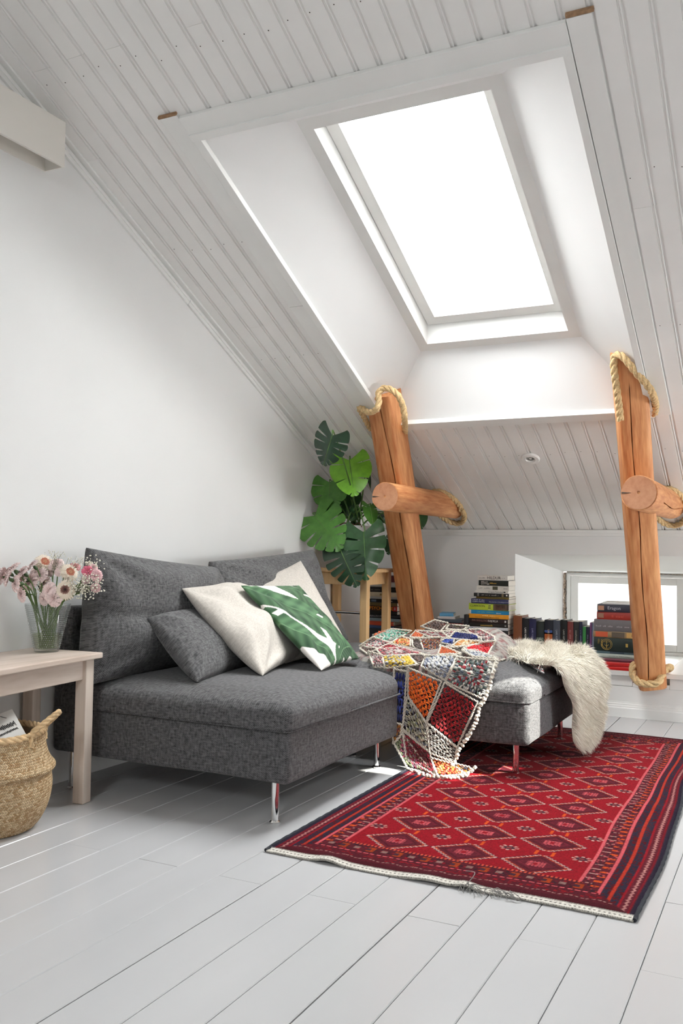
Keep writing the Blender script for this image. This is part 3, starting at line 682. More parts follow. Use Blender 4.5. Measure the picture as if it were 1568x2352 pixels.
for nm, ax_, y0, y1, z_, R, sd, lab in (('tie_log', -1.862, 4.195, 5.24, 1.158, .073, 3, 'short round pine log crossing the left post, beside the monstera'), ('tie_log', -.600, 4.07, 5.2, 1.150, .076, 14, 'short round pine log crossing the right post, its cut end split')):
    cr = (pi if sd == 3 else pi, .0, -.1, .03) if sd == 3 else (0.25, .3, .25, .9)
    a = (ax_, y0, z_); b = (ax_, y1, z_ + .004)
    o, M4 = log_thing(nm, a, b, R, 2.1, .3, cr, sd, lab, 'log')
    # sawn end with its rim and check crack
    m = MB(); n = 36; th = np.linspace(0, 2 * pi, n, endpoint=False); rr = R * .965
    rings = [[(r * rr * math.cos(t), r * rr * math.sin(t), -.002 - .001 * (1 - r)) for t in th] for r in (1.0, .7, .4, .1)]
    m.grid(np.array(rings), cv=True); c0 = m.n
    m.add([(0, 0, -.003)], []); 
    e = m.build('sawn_end', MT['pineend'], angle=180); e.parent = o; e['label'] = 'flat sawn end of the log'
    m = MB(); m.add([(-R * .95, .0035, -.0045), (-R * .95, -.0035, -.0045), (-R * .42, 0, -.0042), (-R * .95, .0035, .004), (-R * .95, -.0035, .004), (-R * .42, 0, .004)], [(0, 1, 2), (3, 5, 4), (0, 3, 4, 1), (1, 4, 5, 2), (2, 5, 3, 0)])
    e = m.build('check_crack', MT['gap'], smooth=False); e.parent = o
def smooth_path(P, n=120, closed=False):
    P = np.array(P, float); K = len(P)
    if closed: Pe = np.vstack([P[-1], P, P[0], P[1]]); segs = K
    else: Pe = np.vstack([2 * P[0] - P[1], P, 2 * P[-1] - P[-2]]); segs = K - 1
    out = []
    for t in np.linspace(0, segs, n, endpoint=not closed):
        i = min(int(t), segs - 1); f = t - i; p0, p1, p2, p3 = Pe[i:i + 4]
        out.append(.5 * ((2 * p1) + (-p0 + p2) * f + (2 * p0 - 5 * p1 + 4 * p2 - p3) * f * f + (-p0 + 3 * p1 - 3 * p2 + p3) * f ** 3))
    return np.array(out)
def rope_mb(P, R, m=None, turns=None, sides=7, strands=3):
    m = m or MB(); P = np.array(P); T = np.gradient(P, axis=0); T /= np.maximum(np.linalg.norm(T, axis=1, keepdims=True), 1e-9)
    a = np.array([0, 0, 1.0]) if abs(T[0][2]) < .9 else np.array([1.0, 0, 0]); Ns = []; nn = a
    for t in T: nn = nn - t * (nn @ t); nn = nn / np.linalg.norm(nn); Ns.append(nn)
    Ns = np.array(Ns); B = np.cross(T, Ns); s = np.concatenate([[0], np.cumsum(np.linalg.norm(np.diff(P, axis=0), axis=1))])
    for k in range(strands):
        ph = s / (R * 6.0) * 2 * pi + k * 2 * pi / strands
        Q = P + R * .48 * (np.cos(ph)[:, None] * Ns + np.sin(ph)[:, None] * B)
        m.tube(Q, R * .56, sides)
    return m
def rope(P, R, label, closed=False, n=140):
    P = smooth_path(P, n, closed); o = rope_mb(P, R).build('rope', MT['rope'], loc=P[0], angle=180)
    return tag(o, label, 'rope')
RR = .0165
def ring_on_slope(ax_, z_, R):
    """where a level log meets the slope, the rope ring lying on the boards"""
    pts = []
    for t in np.linspace(0, 2 * pi, 16, endpoint=False):
        x = ax_ + (R + RR * .8) * math.cos(t); z = z_ + (R + RR * .8) * math.sin(t)
        y = (C0 - SN[2] * z) / SN[1]; pts.append(np.array([x, y, z]) - SN * RR * .9)
    return pts
p = ring_on_slope(-1.862, 1.158, .075); rope(p + [p[0] + np.array([.004, -.012, -.01])], RR, 'jute rope ring around the left log where it enters the slope')
p = ring_on_slope(-.600, 1.150, .078); rope(p + [p[0] + np.array([.004, -.012, -.01])], RR, 'jute rope ring around the right log where it enters the slope')
rope([ons(930, 998, -.012), ony(929, 966, 4.17), ony(926, 938, 4.12), ony(915, 910, 4.08), ony(898, 895, 4.07), ony(881, 892, 4.07), ony(869, 903, 4.06), ony(870, 922, 4.06), ony(864, 940, 4.06), ony(846, 947, 4.10), ons(828, 936, -.014), ons(826, 940, -.016), ons(836, 958, -.014), ons(850, 985, -.012)], RR, 'jute rope draped round the top of the left post')
rope([ony(1424, 965, 4.16), ony(1421, 930, 4.12), ony(1416, 895, 4.08), ony(1411, 860, 4.05), ony(1409, 830, 4.03), ony(1414, 816, 4.02), ony(1428, 818, 4.0), ony(1446, 838, 4.0), ony(1464, 860, 4.02), ony(1482, 880, 4.04), ony(1497, 902, 4.08), ons(1505, 930, -.014), ons(1502, 952, -.014)], RR, 'jute rope draped round the top of the right post')
px = [(1455, 1527, 4.985), (1452, 1545, 4.955), (1463, 1564, 4.935), (1486, 1571, 4.93), (1510, 1568, 4.935), (1519, 1552, 4.96), (1526, 1539, 5.0), (1538, 1532, 5.05)]
p = [ony(*q) for q in px] + [np.array([-.60, 5.11, .272]), np.array([-.66, 5.145, .268]), np.array([-.74, 5.13, .27]), np.array([-.775, 5.07, .27])]
rope(p, .0195, 'thick jute rope looped round the foot of the right post', closed=True, n=170)

# ================================================================== SIDE TABLE
az = math.radians(-6.0); tu = np.array([math.sin(-az), -math.cos(az), 0]); tw = np.array([-math.cos(az), -math.sin(-az), 0])
NE = onz(237, 1498, .512); NE = np.array([NE[0], NE[1], 0]); TLn, TWd = .95, .305
tb = tag(empty('side_table', tuple(NE + tu * TLn / 2 + tw * TWd / 2)), 'low whitewashed wooden side table beside the sofa end', 'table')
Z3 = np.array([0, 0, 1.0])
def tbox(name, s0, s1, w0, w1, z0, z1, mt='wash', bv=.003):
    c = NE + tu * (s0 + s1) / 2 + tw * (w0 + w1) / 2 + Z3 * (z0 + z1) / 2
    return MB().obox(c, tu * (s1 - s0) / 2, tw * (w1 - w0) / 2, Z3 * (z1 - z0) / 2).build(name, MT[mt], tb, smooth=False, bevel=bv)
tbox('tabletop', 0, TLn, 0, TWd, .492, .512, bv=.004)
tbox('apron', .06, TLn - .06, .034, .052, .422, .492); tbox('apron', .06, TLn - .06, TWd - .05, TWd - .032, .422, .492)
tbox('apron', .034, .052, .06, TWd - .06, .422, .492); tbox('apron', TLn - .05, TLn - .032, .06, TWd - .06, .422, .492)
for s0 in (.022, TLn - .066):
    for w0 in (.020, TWd - .064): tbox('leg', s0, s0 + .044, w0, w0 + .044, .0006, .492, 'washv')

# ================================================================== BASKET
bc = np.array([-2.250, 2.045, 0])
bp_ = [(.02, .004), (.125, .0), (.150, .012), (.172, .045), (.186, .085), (.192, .125), (.190, .158), (.186, .168), (.192, .174), (.200, .183), (.200, .193), (.190, .205), (.180, .222), (.173, .243), (.168, .268), (.164, .296)]
bp_ = smooth_path([(a, 0, b) for a, b in bp_], 170)[:, [0, 2]]
na = 420; th = np.linspace(0, 2 * pi, na, endpoint=False); s_ = np.concatenate([[0], np.cumsum(np.hypot(*np.diff(bp_, axis=0).T))])
row = s_ / .0082; ri = np.floor(row); fr_ = row - ri
SS, TH = np.meshgrid(np.arange(170), th, indexing='ij')
sl2 = np.where(ri % 2 == 0, 1, -1)[SS] * (fr_[SS] - .5) * .055
d = .0008 * np.abs(np.sin((TH + sl2) * 62)) ** .6 * (.35 + .65 * np.sin(fr_[SS] * pi) ** .5)
rr = bp_[SS, 0] + d
Q = np.stack([bc[0] + rr * np.cos(TH), bc[1] + rr * np.sin(TH), bp_[SS, 1]], -1)
MT['seagrass'] = pmat('twisted_seagrass', lin((206, 176, 136)), .7, var=.30, scale=60, bump=.3, bscale=250, spec=.3)
def weave_mat():
    m, nt, b = newmat('herringbone_seagrass'); L = nt.links; b.inputs['Roughness'].default_value = .65; b.inputs['Specular IOR Level'].default_value = .3
    uv = N(nt, 'ShaderNodeUVMap'); sp = N(nt, 'ShaderNodeSeparateXYZ'); L.new(uv.outputs[0], sp.inputs[0])
    def mth(op, a, b_=None, c_=None):
        n = N(nt, 'ShaderNodeMath', operation=op)
        for i, q in enumerate((a, b_, c_)):
            if q is None: continue
            if hasattr(q, 'outputs'): L.new(q.outputs[0], n.inputs[i])
            elif hasattr(q, 'is_linked'): L.new(q, n.inputs[i])
            else: n.inputs[i].default_value = q
        return n
    fl_ = mth('FLOOR', sp.outputs[1]); fr2 = mth('SUBTRACT', sp.outputs[1], fl_); par = mth('MODULO', fl_, 2.0); sg = mth('MULTIPLY_ADD', par, 2.0, -1.0)
    sl3 = mth('MULTIPLY', mth('SUBTRACT', fr2, .5), sg); uu = mth('MULTIPLY_ADD', sl3, .95, sp.outputs[0])
    st_ = mth('ABSOLUTE', mth('SINE', mth('MULTIPLY', uu, pi))); rw_ = mth('SINE', mth('MULTIPLY', fr2, pi))
    h = mth('MULTIPLY', mth('POWER', st_, .5), mth('POWER', rw_, .4))
    wn = N(nt, 'ShaderNodeTexWhiteNoise', noise_dimensions='2D'); cb2 = N(nt, 'ShaderNodeCombineXYZ'); L.new(mth('FLOOR', uu).outputs[0], cb2.inputs[0]); L.new(fl_.outputs[0], cb2.inputs[1]); L.new(cb2.outputs[0], wn.inputs['Vector'])
    mix = N(nt, 'ShaderNodeMix', data_type='RGBA'); mix.inputs[6].default_value = (*lin((176, 138, 94)), 1); mix.inputs[7].default_value = (*lin((226, 200, 162)), 1); L.new(wn.outputs[0], mix.inputs[0])
    mr = N(nt, 'ShaderNodeMapRange'); mr.inputs[1].default_value = .0; mr.inputs[2].default_value = .6; mr.inputs[3].default_value = .42; mr.inputs[4].default_value = 1.0; L.new(h.outputs[0], mr.inputs[0])
    mx = N(nt, 'ShaderNodeVectorMath', operation='SCALE'); L.new(mix.outputs[2], mx.inputs[0]); L.new(mr.outputs[0], mx.inputs['Scale']); L.new(mx.outputs[0], b.inputs['Base Color'])
    bp = N(nt, 'ShaderNodeBump'); bp.inputs['Strength'].default_value = .9; bp.inputs['Distance'].default_value = .004; L.new(h.outputs[0], bp.inputs['Height']); L.new(bp.outputs[0], b.inputs['Normal']); return m
m = MB(); m.grid(Q, cv=True, flip=True); wuv = np.stack([TH / (2 * pi) * 160, np.repeat(row[:, None], na, 1)], -1).reshape(-1, 2)
rin = bp_[40:, 0] - .006
Qi = np.stack([bc[0] + rin[:, None] * np.cos(th[::6]), bc[1] + rin[:, None] * np.sin(th[::6]), np.tile(bp_[40:, 1][:, None], (1, 70))], -1); m.grid(Qi, cv=True)
m.grid(np.array([[bc + np.array([r * math.cos(t), r * math.sin(t), .012]) for t in th[::6]] for r in (.14, .01)]), cv=True)
m.uv = np.vstack([wuv, np.zeros((m.n - len(wuv), 2))])
bk = tag(m.build('basket', weave_mat(), loc=bc, angle=180), 'round woven seagrass basket under the whitewashed side table', 'basket')
P = [bc + np.array([.163 * math.cos(t), .163 * math.sin(t), .297 + .003 * math.sin(3 * t)]) for t in np.linspace(0, 2 * pi, 150, endpoint=False)]
rope_mb(np.array(P + [P[0]]), .0115).build('rim_braid', MT['seagrass'], bk, angle=180)
def handle(t0, t1, h, out):
    A = bc + np.array([.166 * math.cos(t0), .166 * math.sin(t0), .262]); B = bc + np.array([.166 * math.cos(t1), .166 * math.sin(t1), .262]); tm = (t0 + t1) / 2; d = np.array([math.cos(tm), math.sin(tm), 0])
    P = smooth_path([A, A + (0, 0, .04), A * .8 + B * .2 + d * out * .55 + (0, 0, h * .75), (A + B) / 2 + d * out + (0, 0, h), A * .2 + B * .8 + d * out * .55 + (0, 0, h * .75), B + (0, 0, .04), B], 90)
    rope_mb(P, .0095).build('handle', MT['seagrass'], bk, angle=180)
handle(math.radians(4), math.radians(50), .098, .062); handle(math.radians(180), math.radians(226), .09, .03)
# magazine standing in the basket
MT['paper'] = pmat('magazine_paper', (.80, .79, .76), .5, var=.03); MT['ink'] = pmat('black_ink', (.02, .02, .02), .6)
mg = onx(62, 1718, -2.16); tl_ = onx(30, 1640, -2.20)
mag = tag(empty('magazine', (-2.25, 1.98, .10)), 'white magazine with black scribbled lettering standing in the basket', 'magazine')
Pr_, Pt_ = ony(74, 1714, 2.075), ony(28, 1630, 2.105); uz = Pt_ - Pr_; uz /= np.linalg.norm(uz); A0 = Pt_ - uz * .15; ux = -RT * .95 - FW * .25; ux = ux - uz * (ux @ uz); ux /= np.linalg.norm(ux); un = np.cross(ux, uz)
if un @ (CAM - A0) < 0: un = -un
MB().obox(A0 + ux * .075 + uz * .075, ux * .075, uz * .075, un * .004).build('cover', MT['paper'], mag, smooth=False)
rs = random.Random(2)
for r_, hh in ((.096, .022), (.074, .010)):
    m = MB(); P = []
    for i in range(46):
        P.append(A0 + ux * (.012 + i * .0024) + uz * (r_ + (hh / 2 if i % 2 else -hh / 2) * rs.uniform(.4, 1)) + un * .0048)
    m.tube(smooth_path(P, 150), .0009, 4); m.build('scribble', MT['ink'], mag)
m = MB(); m.tube([A0 + ux * .05 + uz * .148 + un * .0048, A0 + ux * .028 + uz * .125 + un * .0048], .0008, 4).build('scribble', MT['ink'], mag)

# ================================================================== STOOL
st = tag(empty('bar_stool', (-2.255, 4.62, 0)), 'tall birch bar stool carrying the monstera pot in the corner', 'stool')
def sb(name, *a, bv=.004): return MB().box(*a).build(name, MT['birch'], st, smooth=False, bevel=bv)
sb('seat', -2.446, -2.048, 4.425, 4.805, .758, .780, bv=.005)
lw = .042
for lx in (-2.438, -2.118):
    for ly in (4.448, 4.738): sb('leg', lx, lx + lw, ly, ly + lw, .0006, .758, bv=.003)
sb('rail', -2.396, -2.118, 4.455, 4.475, .690, .757); sb('rail', -2.396, -2.118, 4.752, 4.772, .690, .757)
sb('rail', -2.432, -2.412, 4.49, 4.738, .690, .757); sb('rail', -2.108, -2.088, 4.49, 4.738, .690, .757)
sb('rail', -2.108, -2.088, 4.49, 4.738, .25, .29); sb('rail', -2.432, -2.412, 4.49, 4.738, .25, .29)
MB().tube([(-2.40, 4.469, .536), (-2.11, 4.469, .536)], .0085, 12).build('footrest', MT['chrome'], st)
# ================================================================== CROCHET BLANKET
GA = [(-1.45, 3.86, .055, .33, .36), (-1.585, 4.22, .085, .085, .09), (-1.76, 4.08, .055, .12, .13), (-1.40, 4.20, .055, .22, .11), (-1.20, 4.02, .055, .12, .17), (-1.30, 3.66, .050, .17, .13), (-1.62, 3.72, .03, .10, .10), (-1.08, 3.72, .03, .07, .16), (-1.50, 4.25, .045, .28, .08), (-1.20, 4.22, .05, .15, .08)]
def hb(X, Y):
    h = np.full(np.shape(X), .398)
    for gx, gy, a, sx, sy in GA: h = h + a * np.exp(-((X - gx) / sx) ** 2 - ((Y - gy) / sy) ** 2)
    q = np.stack([X, Y, 0 * X], -1); m = np.clip((h - .410) / .03, 0, 1)
    return h + m * (.013 * nz(q, 15, 3) + .008 * nz(q, 30, 8))
def gb(X, z): return 3.437 - .055 * np.clip(1 - z / .40, 0, 1) ** 1.3 + .008 * np.sin(X * 31 + z * 6) - .06 * np.clip(1 - z / .05, 0, 1) ** 2
def march(px):
    px = np.asarray(px, float).reshape(-1, 2)
    D = FW * FPX + RT * (px[:, :1] - 784) - UP * (px[:, 1:] - 1176); D /= np.linalg.norm(D, axis=1, keepdims=True)
    def inside(P): return ((P[:, 2] < hb(P[:, 0], P[:, 1])) & (P[:, 1] > gb(P[:, 0], P[:, 2]))) | (P[:, 2] < .012) | ((P[:, 1] > 4.315) & (P[:, 2] < .62))
    t = np.full(len(px), 3.2); hit = np.zeros(len(px), bool)
    for i in range(170):
        ins = inside(CAM + D * t[:, None]); hit |= ins; t = np.where(hit, t, t + .012)
    lo, hi = t - .012, t.copy()
    for i in range(9):
        mid_ = (lo + hi) / 2; ins = inside(CAM + D * mid_[:, None]); hi = np.where(ins, mid_, hi); lo = np.where(ins, lo, mid_)
    return CAM + D * hi[:, None]
CRm = (.60, .55, .47)
PAL = dict(orange=[(.80, .14, .012), (.85, .18, .02), (.72, .11, .01)], red=[(.33, .008, .012), (.42, .012, .016), (.26, .005, .01)],
           navy=[(.012, .018, .11), (.02, .03, .17), (.03, .05, .26)], multi=[(.6, .57, .5), (.30, .02, .03), (.10, .12, .15), (.62, .6, .55), (.07, .10, .09)],
           bluegrey=[(.55, .54, .52), (.15, .17, .24), (.28, .3, .36), (.5, .5, .5)], olive=[(.55, .52, .42), (.30, .29, .16), (.15, .16, .20), (.5, .45, .33), (.32, .30, .26)],
           wine=[(.16, .01, .02), (.22, .012, .025), (.12, .01, .015)], yellow=[(.55, .38, .04), (.2, .2, .22), (.5, .48, .45), (.3, .28, .3), (.55, .36, .05)],
           teal=[(.08, .42, .30), (.5, .5, .45), (.14, .18, .13), (.2, .5, .38)], rust=[(.40, .10, .03), (.06, .06, .09), (.30, .06, .04), (.45, .18, .03), (.09, .05, .05)],
           brown=[(.09, .055, .045), (.13, .08, .065), (.07, .045, .04)], pinkw=[(.50, .42, .40), (.45, .10, .12), (.5, .45, .42), (.25, .1, .1), (.15, .14, .14)],
           fire=[(.60, .12, .03), (.62, .30, .05), (.5, .04, .03), (.62, .45, .2)], salmon=[(.68, .17, .07), (.62, .14, .05)], pinkgreen=[(.35, .04, .09), (.25, .30, .16), (.45, .12, .18), (.3, .2, .25)],
           blue=[(.05, .10, .42), (.03, .06, .30), (.3, .35, .5)], flame=[(.62, .38, .10), (.62, .5, .34), (.5, .2, .04), (.64, .56, .45)], scarlet=[(.50, .01, .02), (.58, .02, .03)],
           greywhite=[(.5, .48, .44), (.22, .2, .18), (.4, .38, .34), (.12, .11, .10)], dkred=[(.3, .02, .03), (.2, .02, .03)])
SQ = [('orange', [(488, 470), (800, 600), (655, 985), (486, 735)], 5), ('red', [(832, 612), (1145, 795), (950, 1222), (664, 990)], 6), ('multi', [(955, 370), (1310, 400), (1215, 775), (838, 600)], 5),
      ('bluegrey', [(652, 360), (950, 365), (832, 596), (610, 462)], 4), ('navy', [(352, 480), (474, 505), (436, 1010), (338, 985)], 3), ('olive', [(478, 740), (655, 990), (694, 1268), (432, 1045)], 4),
      ('wine', [(432, 1060), (692, 1272), (748, 1490), (470, 1330)], 4), ('pinkgreen', [(350, 1180), (430, 1090), (740, 1490), (480, 1420)], 4), ('rust', [(340, 985), (430, 1010), (410, 1120), (345, 1190)], 2),
      ('greywhite', [(668, 1000), (948, 1226), (930, 1370), (694, 1275)], 4), ('fire', [(700, 1320), (900, 1375), (1040, 1480), (770, 1500)], 4), ('rust', [(890, 1370), (1060, 1410), (1100, 1440), (1020, 1480)], 2),
      ('yellow', [(240, 365), (480, 360), (572, 448), (262, 480)], 4), ('pinkw', [(104, 318), (240, 360), (262, 470), (162, 470)], 3), ('brown', [(480, 350), (640, 355), (655, 412), (575, 445)], 3),
      ('pinkw', [(180, 300), (420, 285), (640, 350), (240, 362)], 4), ('brown', [(28, 292), (84, 252), (196, 300), (100, 345)], 3), ('pinkw', [(24, 270), (150, 185), (330, 245), (196, 296)], 4),
      ('dkred', [(210, 292), (300, 250), (420, 282), (300, 300)], 3), ('fire', [(322, 244), (416, 178), (505, 205), (500, 290)], 4), ('teal', [(140, 190), (335, 108), (515, 125), (330, 235)], 5),
      ('salmon', [(150, 165), (250, 130), (330, 105), (180, 200)], 2), ('salmon', [(500, 185), (560, 120), (690, 128), (610, 190)], 4), ('rust', [(595, 195), (800, 185), (770, 365), (640, 350)], 5),
      ('brown', [(520, 195), (590, 195), (640, 345), (530, 280)], 3), ('navy', [(872, 196), (925, 132), (1130, 158), (1170, 225)], 5), ('blue', [(785, 235), (830, 200), (925, 202), (905, 262)], 3),
      ('flame', [(885, 285), (965, 218), (1165, 222), (1150, 255)], 4), ('scarlet', [(1000, 295), (1190, 232), (1310, 222), (1240, 352)], 5), ('salmon', [(768, 350), (800, 268), (890, 300), (985, 345)], 4),
      ('bluegrey', [(990, 310), (1130, 308), (1330, 390), (1100, 372)], 3), ('brown', [(605, 85), (735, 22), (860, 50), (790, 132)], 4), ('brown', [(842, 110), (872, 65), (1060, 80), (1000, 118)], 3),
      ('pinkw', [(1020, 115), (1160, 108), (1300, 178), (1170, 190)], 4), ('pinkw', [(560, 130), (800, 135), (880, 190), (700, 185)], 4), ('pinkw', [(800, 130), (1010, 115), (930, 135), (870, 190)], 3),
      ('pinkw', [(1175, 190), (1300, 180), (1310, 225), (1190, 232)], 2), ('greywhite', [(780, 350), (890, 345), (955, 370), (950, 420)], 3)]
blanket = tag(empty('crochet_blanket', (-1.3, 3.6, .0)), 'colourful crochet granny square blanket crumpled over the grey chaise', 'blanket')
zq = lambda q: (820 + q[0] / 4.126, 1420 + q[1] / 4.126)
rsb = np.random.RandomState(7)
G_ = 11
def bil(Pg, u, v):
    a = np.clip((u + 1) / 2 * (G_ - 1), 0, G_ - 1.001); b = np.clip((v + 1) / 2 * (G_ - 1), 0, G_ - 1.001); i = a.astype(int); j = b.astype(int); f = (a - i)[:, None]; g = (b - j)[:, None]
    return Pg[i, j] * (1 - f) * (1 - g) + Pg[i + 1, j] * f * (1 - g) + Pg[i, j + 1] * (1 - f) * g + Pg[i + 1, j + 1] * f * g
th6 = np.linspace(0, 2 * pi, 6, endpoint=False); ph4 = np.array([-1.35, -.5, .5, 1.35])
UNIT = np.stack([np.cos(ph4)[:, None] * np.cos(th6), np.cos(ph4)[:, None] * np.sin(th6), np.sin(ph4)[:, None] * np.ones(6)], -1).reshape(-1, 3)
UF = gridF(4, 6, False, True)[:, ::-1]
for pal, quad, R in SQ:
    q = [np.array(zq(p)) for p in quad]
    t = np.linspace(0, 1, G_); A, Bq = np.meshgrid(t, t, indexing='ij')
    px = (1 - A)[..., None] * ((1 - Bq)[..., None] * q[0] + Bq[..., None] * q[3]) + A[..., None] * ((1 - Bq)[..., None] * q[1] + Bq[..., None] * q[2])
    Pg = march(px.reshape(-1, 2)).reshape(G_, G_, 3)
    # limit jumps where the sheet folds out of sight
    fl3 = Pg.reshape(-1, 3); dist = np.linalg.norm(fl3 - CAM, axis=1, keepdims=True); md3 = np.median(dist); tol = .085 if fl3[:, 2].mean() > .33 else .05
    Pg = (CAM + (fl3 - CAM) / dist * np.clip(dist, md3 - tol, md3 + tol)).reshape(G_, G_, 3)
    ctr = np.median(Pg.reshape(-1, 3), 0)
    ed = np.linalg.norm(Pg[-1] - Pg[0], axis=1).mean(); ed2 = np.linalg.norm(Pg[:, -1] - Pg[:, 0], axis=1).mean()
    us, vs, rd, tg, cs = [], [], [], [], []
    pl = PAL[pal]; cr_ = [pl[rsb.randint(len(pl))] for _ in range(R + 1)]
    varieg = len(pl) >= 4
    for r in range(1, R + 1):
        rr_ = (r - .5) / R * .92
        for side in range(4):
            for j in range(r):
                tc_ = -1 + (2 * j + 1) / r
                for s3 in (-1, 0, 1):
                    tt = (tc_ + s3 * .52 / r) * rr_; o_ = rr_ + rsb.uniform(-.02, .02)
                    u, v = [(tt, -o_), (o_, tt), (-tt, o_), (-o_, -tt)][side]
                    us.append(u); vs.append(v); rd.append([(0, -1), (1, 0), (0, 1), (-1, 0)][side])
                    c = np.array(pl[rsb.randint(len(pl))] if varieg and rsb.rand() < .55 else cr_[r]) * rsb.uniform(.8, 1.2); cs.append(c)
    us, vs, rd, cs = np.array(us), np.array(vs), np.array(rd, float), np.array(cs)
    P0 = bil(Pg, us, vs); e_ = .12
    Pu = bil(Pg, np.clip(us + e_, -1, 1), vs) - bil(Pg, np.clip(us - e_, -1, 1), vs); Pv = bil(Pg, us, np.clip(vs + e_, -1, 1)) - bil(Pg, us, np.clip(vs - e_, -1, 1))
    lu = np.linalg.norm(Pu, axis=1, keepdims=True) + 1e-9; lv = np.linalg.norm(Pv, axis=1, keepdims=True) + 1e-9
    su, sv = lu / (2 * e_), lv / (2 * e_)       # metres per half unit
    Tu, Tv = Pu / lu, Pv / lv; Nn = np.cross(Tu, Tv); Nn /= np.linalg.norm(Nn, axis=1, keepdims=True) + 1e-9
    sgn_ = np.sign((Nn * (CAM - P0)).sum(1, keepdims=True)); Nn *= sgn_
    su = np.clip(su, .02, .09); sv = np.clip(sv, .02, .09)
    hr = .52 / R; ht = .25 / R
    radial = Tu * rd[:, :1] * su + Tv * rd[:, 1:] * sv; tang = Tu * rd[:, 1:] * su - Tv * rd[:, :1] * sv
    thk = np.minimum(su, sv) * .34 / R + .0012
    C_ = P0 + Nn * (thk * .5 + rsb.uniform(0, .002, (len(P0), 1)))
    jit = rsb.uniform(-.10, .10, (len(P0), 1)) + np.tile(np.array([-.30, 0, .30]), len(P0) // 3)[:, None]; radial2 = radial + tang * jit
    Vv = C_[:, None] + UNIT[None, :, 0, None] * (tang * ht)[:, None] + UNIT[None, :, 2, None] * (radial2 * hr)[:, None] + UNIT[None, :, 1, None] * (Nn * thk)[:, None]
    K = len(P0); F = (UF[None] + (np.arange(K) * 24)[:, None, None]).reshape(-1, 4)
    m = MB(); m.add(Vv.reshape(-1, 3), F, np.repeat(cs, 24, 0))
    so = m.build('granny_square', MT['yarn'], blanket, angle=180)
    # cream border
    m = MB()
    B_ = np.concatenate([Pg[:, 0], Pg[-1, 1:], Pg[::-1, -1][1:], Pg[0, ::-1][1:-1]])
    up_ = np.array([0, -.5, .8]) if ctr[2] > .40 else np.array([0, -1, .2]); up_ = up_ / np.linalg.norm(up_)
    B_ = smooth_path(B_ + up_ * .004, 110, True); B_ = np.vstack([B_, B_[:2]])
    rope_mb(B_, .0052, m, sides=5, strands=2); m.C = [np.tile(np.array(CRm), (m.n, 1)) * np.random.RandomState(1).uniform(.92, 1.06, (m.n, 1))]
    m.build('border', MT['yarn'], so, angle=180)
# scalloped hem on the open right-hand edge
hem = [(1318, 400), (1300, 480), (1275, 560), (1255, 640), (1225, 720), (1190, 790), (1160, 840), (1150, 900), (1128, 960), (1105, 1020), (1070, 1090), (1040, 1140), (1000, 1190), (960, 1235), (948, 1290), (930, 1360), (905, 1395)]
hem2 = [(480, 1425), (560, 1460), (640, 1495), (720, 1500), (790, 1512), (870, 1518), (950, 1510), (1030, 1492), (1090, 1450), (1105, 1425)]
m = MB()
for H_ in (hem, hem2):
    ds = np.concatenate([[0], np.cumsum(np.hypot(*np.diff(np.array(H_), axis=0).T))]); nn_ = int(ds[-1] / 34)
    pp = np.stack([np.interp(np.linspace(0, ds[-1], nn_), ds, np.array(H_)[:, i]) for i in (0, 1)], -1)
    P = march([zq(p) for p in pp])
    for i, p in enumerate(P):
        for k_ in range(3):
            w3 = rsb.uniform(.7, 1.15, 3); m.ell(p + np.array([.002, -.003, .003]) + rsb.uniform(-.004, .004, 3), (.0078 * w3[0], 0, .003 * (k_ - 1)), (0, .0050, 0), (-.003 * (k_ - 1), 0, .0060 * w3[1]), 7, 5, np.array(CRm) * rsb.uniform(.88, 1.05))
tag(m.build('scalloped_hem', MT['yarn'], blanket, angle=180), kind='stuff')
# the worsted body under the squares (folds seen between them)
gx, gy = np.meshgrid(np.linspace(-1.95, -.98, 90), np.linspace(3.47, 4.40, 90), indexing='ij')
hz = hb(gx, gy) - .006; rsq = np.random.RandomState(3)
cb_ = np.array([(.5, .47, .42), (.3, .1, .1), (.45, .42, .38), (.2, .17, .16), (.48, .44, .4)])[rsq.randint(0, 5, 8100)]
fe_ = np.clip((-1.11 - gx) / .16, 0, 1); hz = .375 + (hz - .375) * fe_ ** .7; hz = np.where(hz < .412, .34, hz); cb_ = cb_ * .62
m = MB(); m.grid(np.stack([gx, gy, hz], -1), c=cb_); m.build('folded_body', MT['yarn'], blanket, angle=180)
# rolled strip that runs from the blanket under the sheepskin
m = MB(); P = [np.array(march([p])[0]) * 0 + onz(p[0], p[1], .404) for p in ((1135, 1506), (1150, 1502), (1163, 1510), (1150, 1517), (1138, 1511))]
rope_mb(smooth_path(P, 60), .006, m, sides=5, strands=2); P = [onz(x, y, .406) for x, y in ((1160, 1500), (1180, 1498), (1203, 1507), (1225, 1515), (1250, 1523))]
rope_mb(smooth_path(P, 60), .0065, m, sides=5, strands=2)
m.C = [np.tile(np.array(CRm), (m.n, 1))]; m.build('rolled_edge', MT['yarn'], blanket, angle=180)
m = MB()
for i, (x, y) in enumerate([(1166 + 8 * a + 2 * b, 1484 + 5.2 * a * .9 + 7 * b) for a in np.arange(0, 10, .5) for b in np.arange(0, 3, .6)]):
    p = onz(x, y, .404); m.ell(p, (.0062, .003 * (i % 3 - 1), 0), (0, .0045, 0), (0, 0, .004), 6, 4, PAL['pinkw'][i % 5] if i % 3 else (.12, .12, .13))
m.build('folded_strip', MT['yarn'], blanket, angle=180)

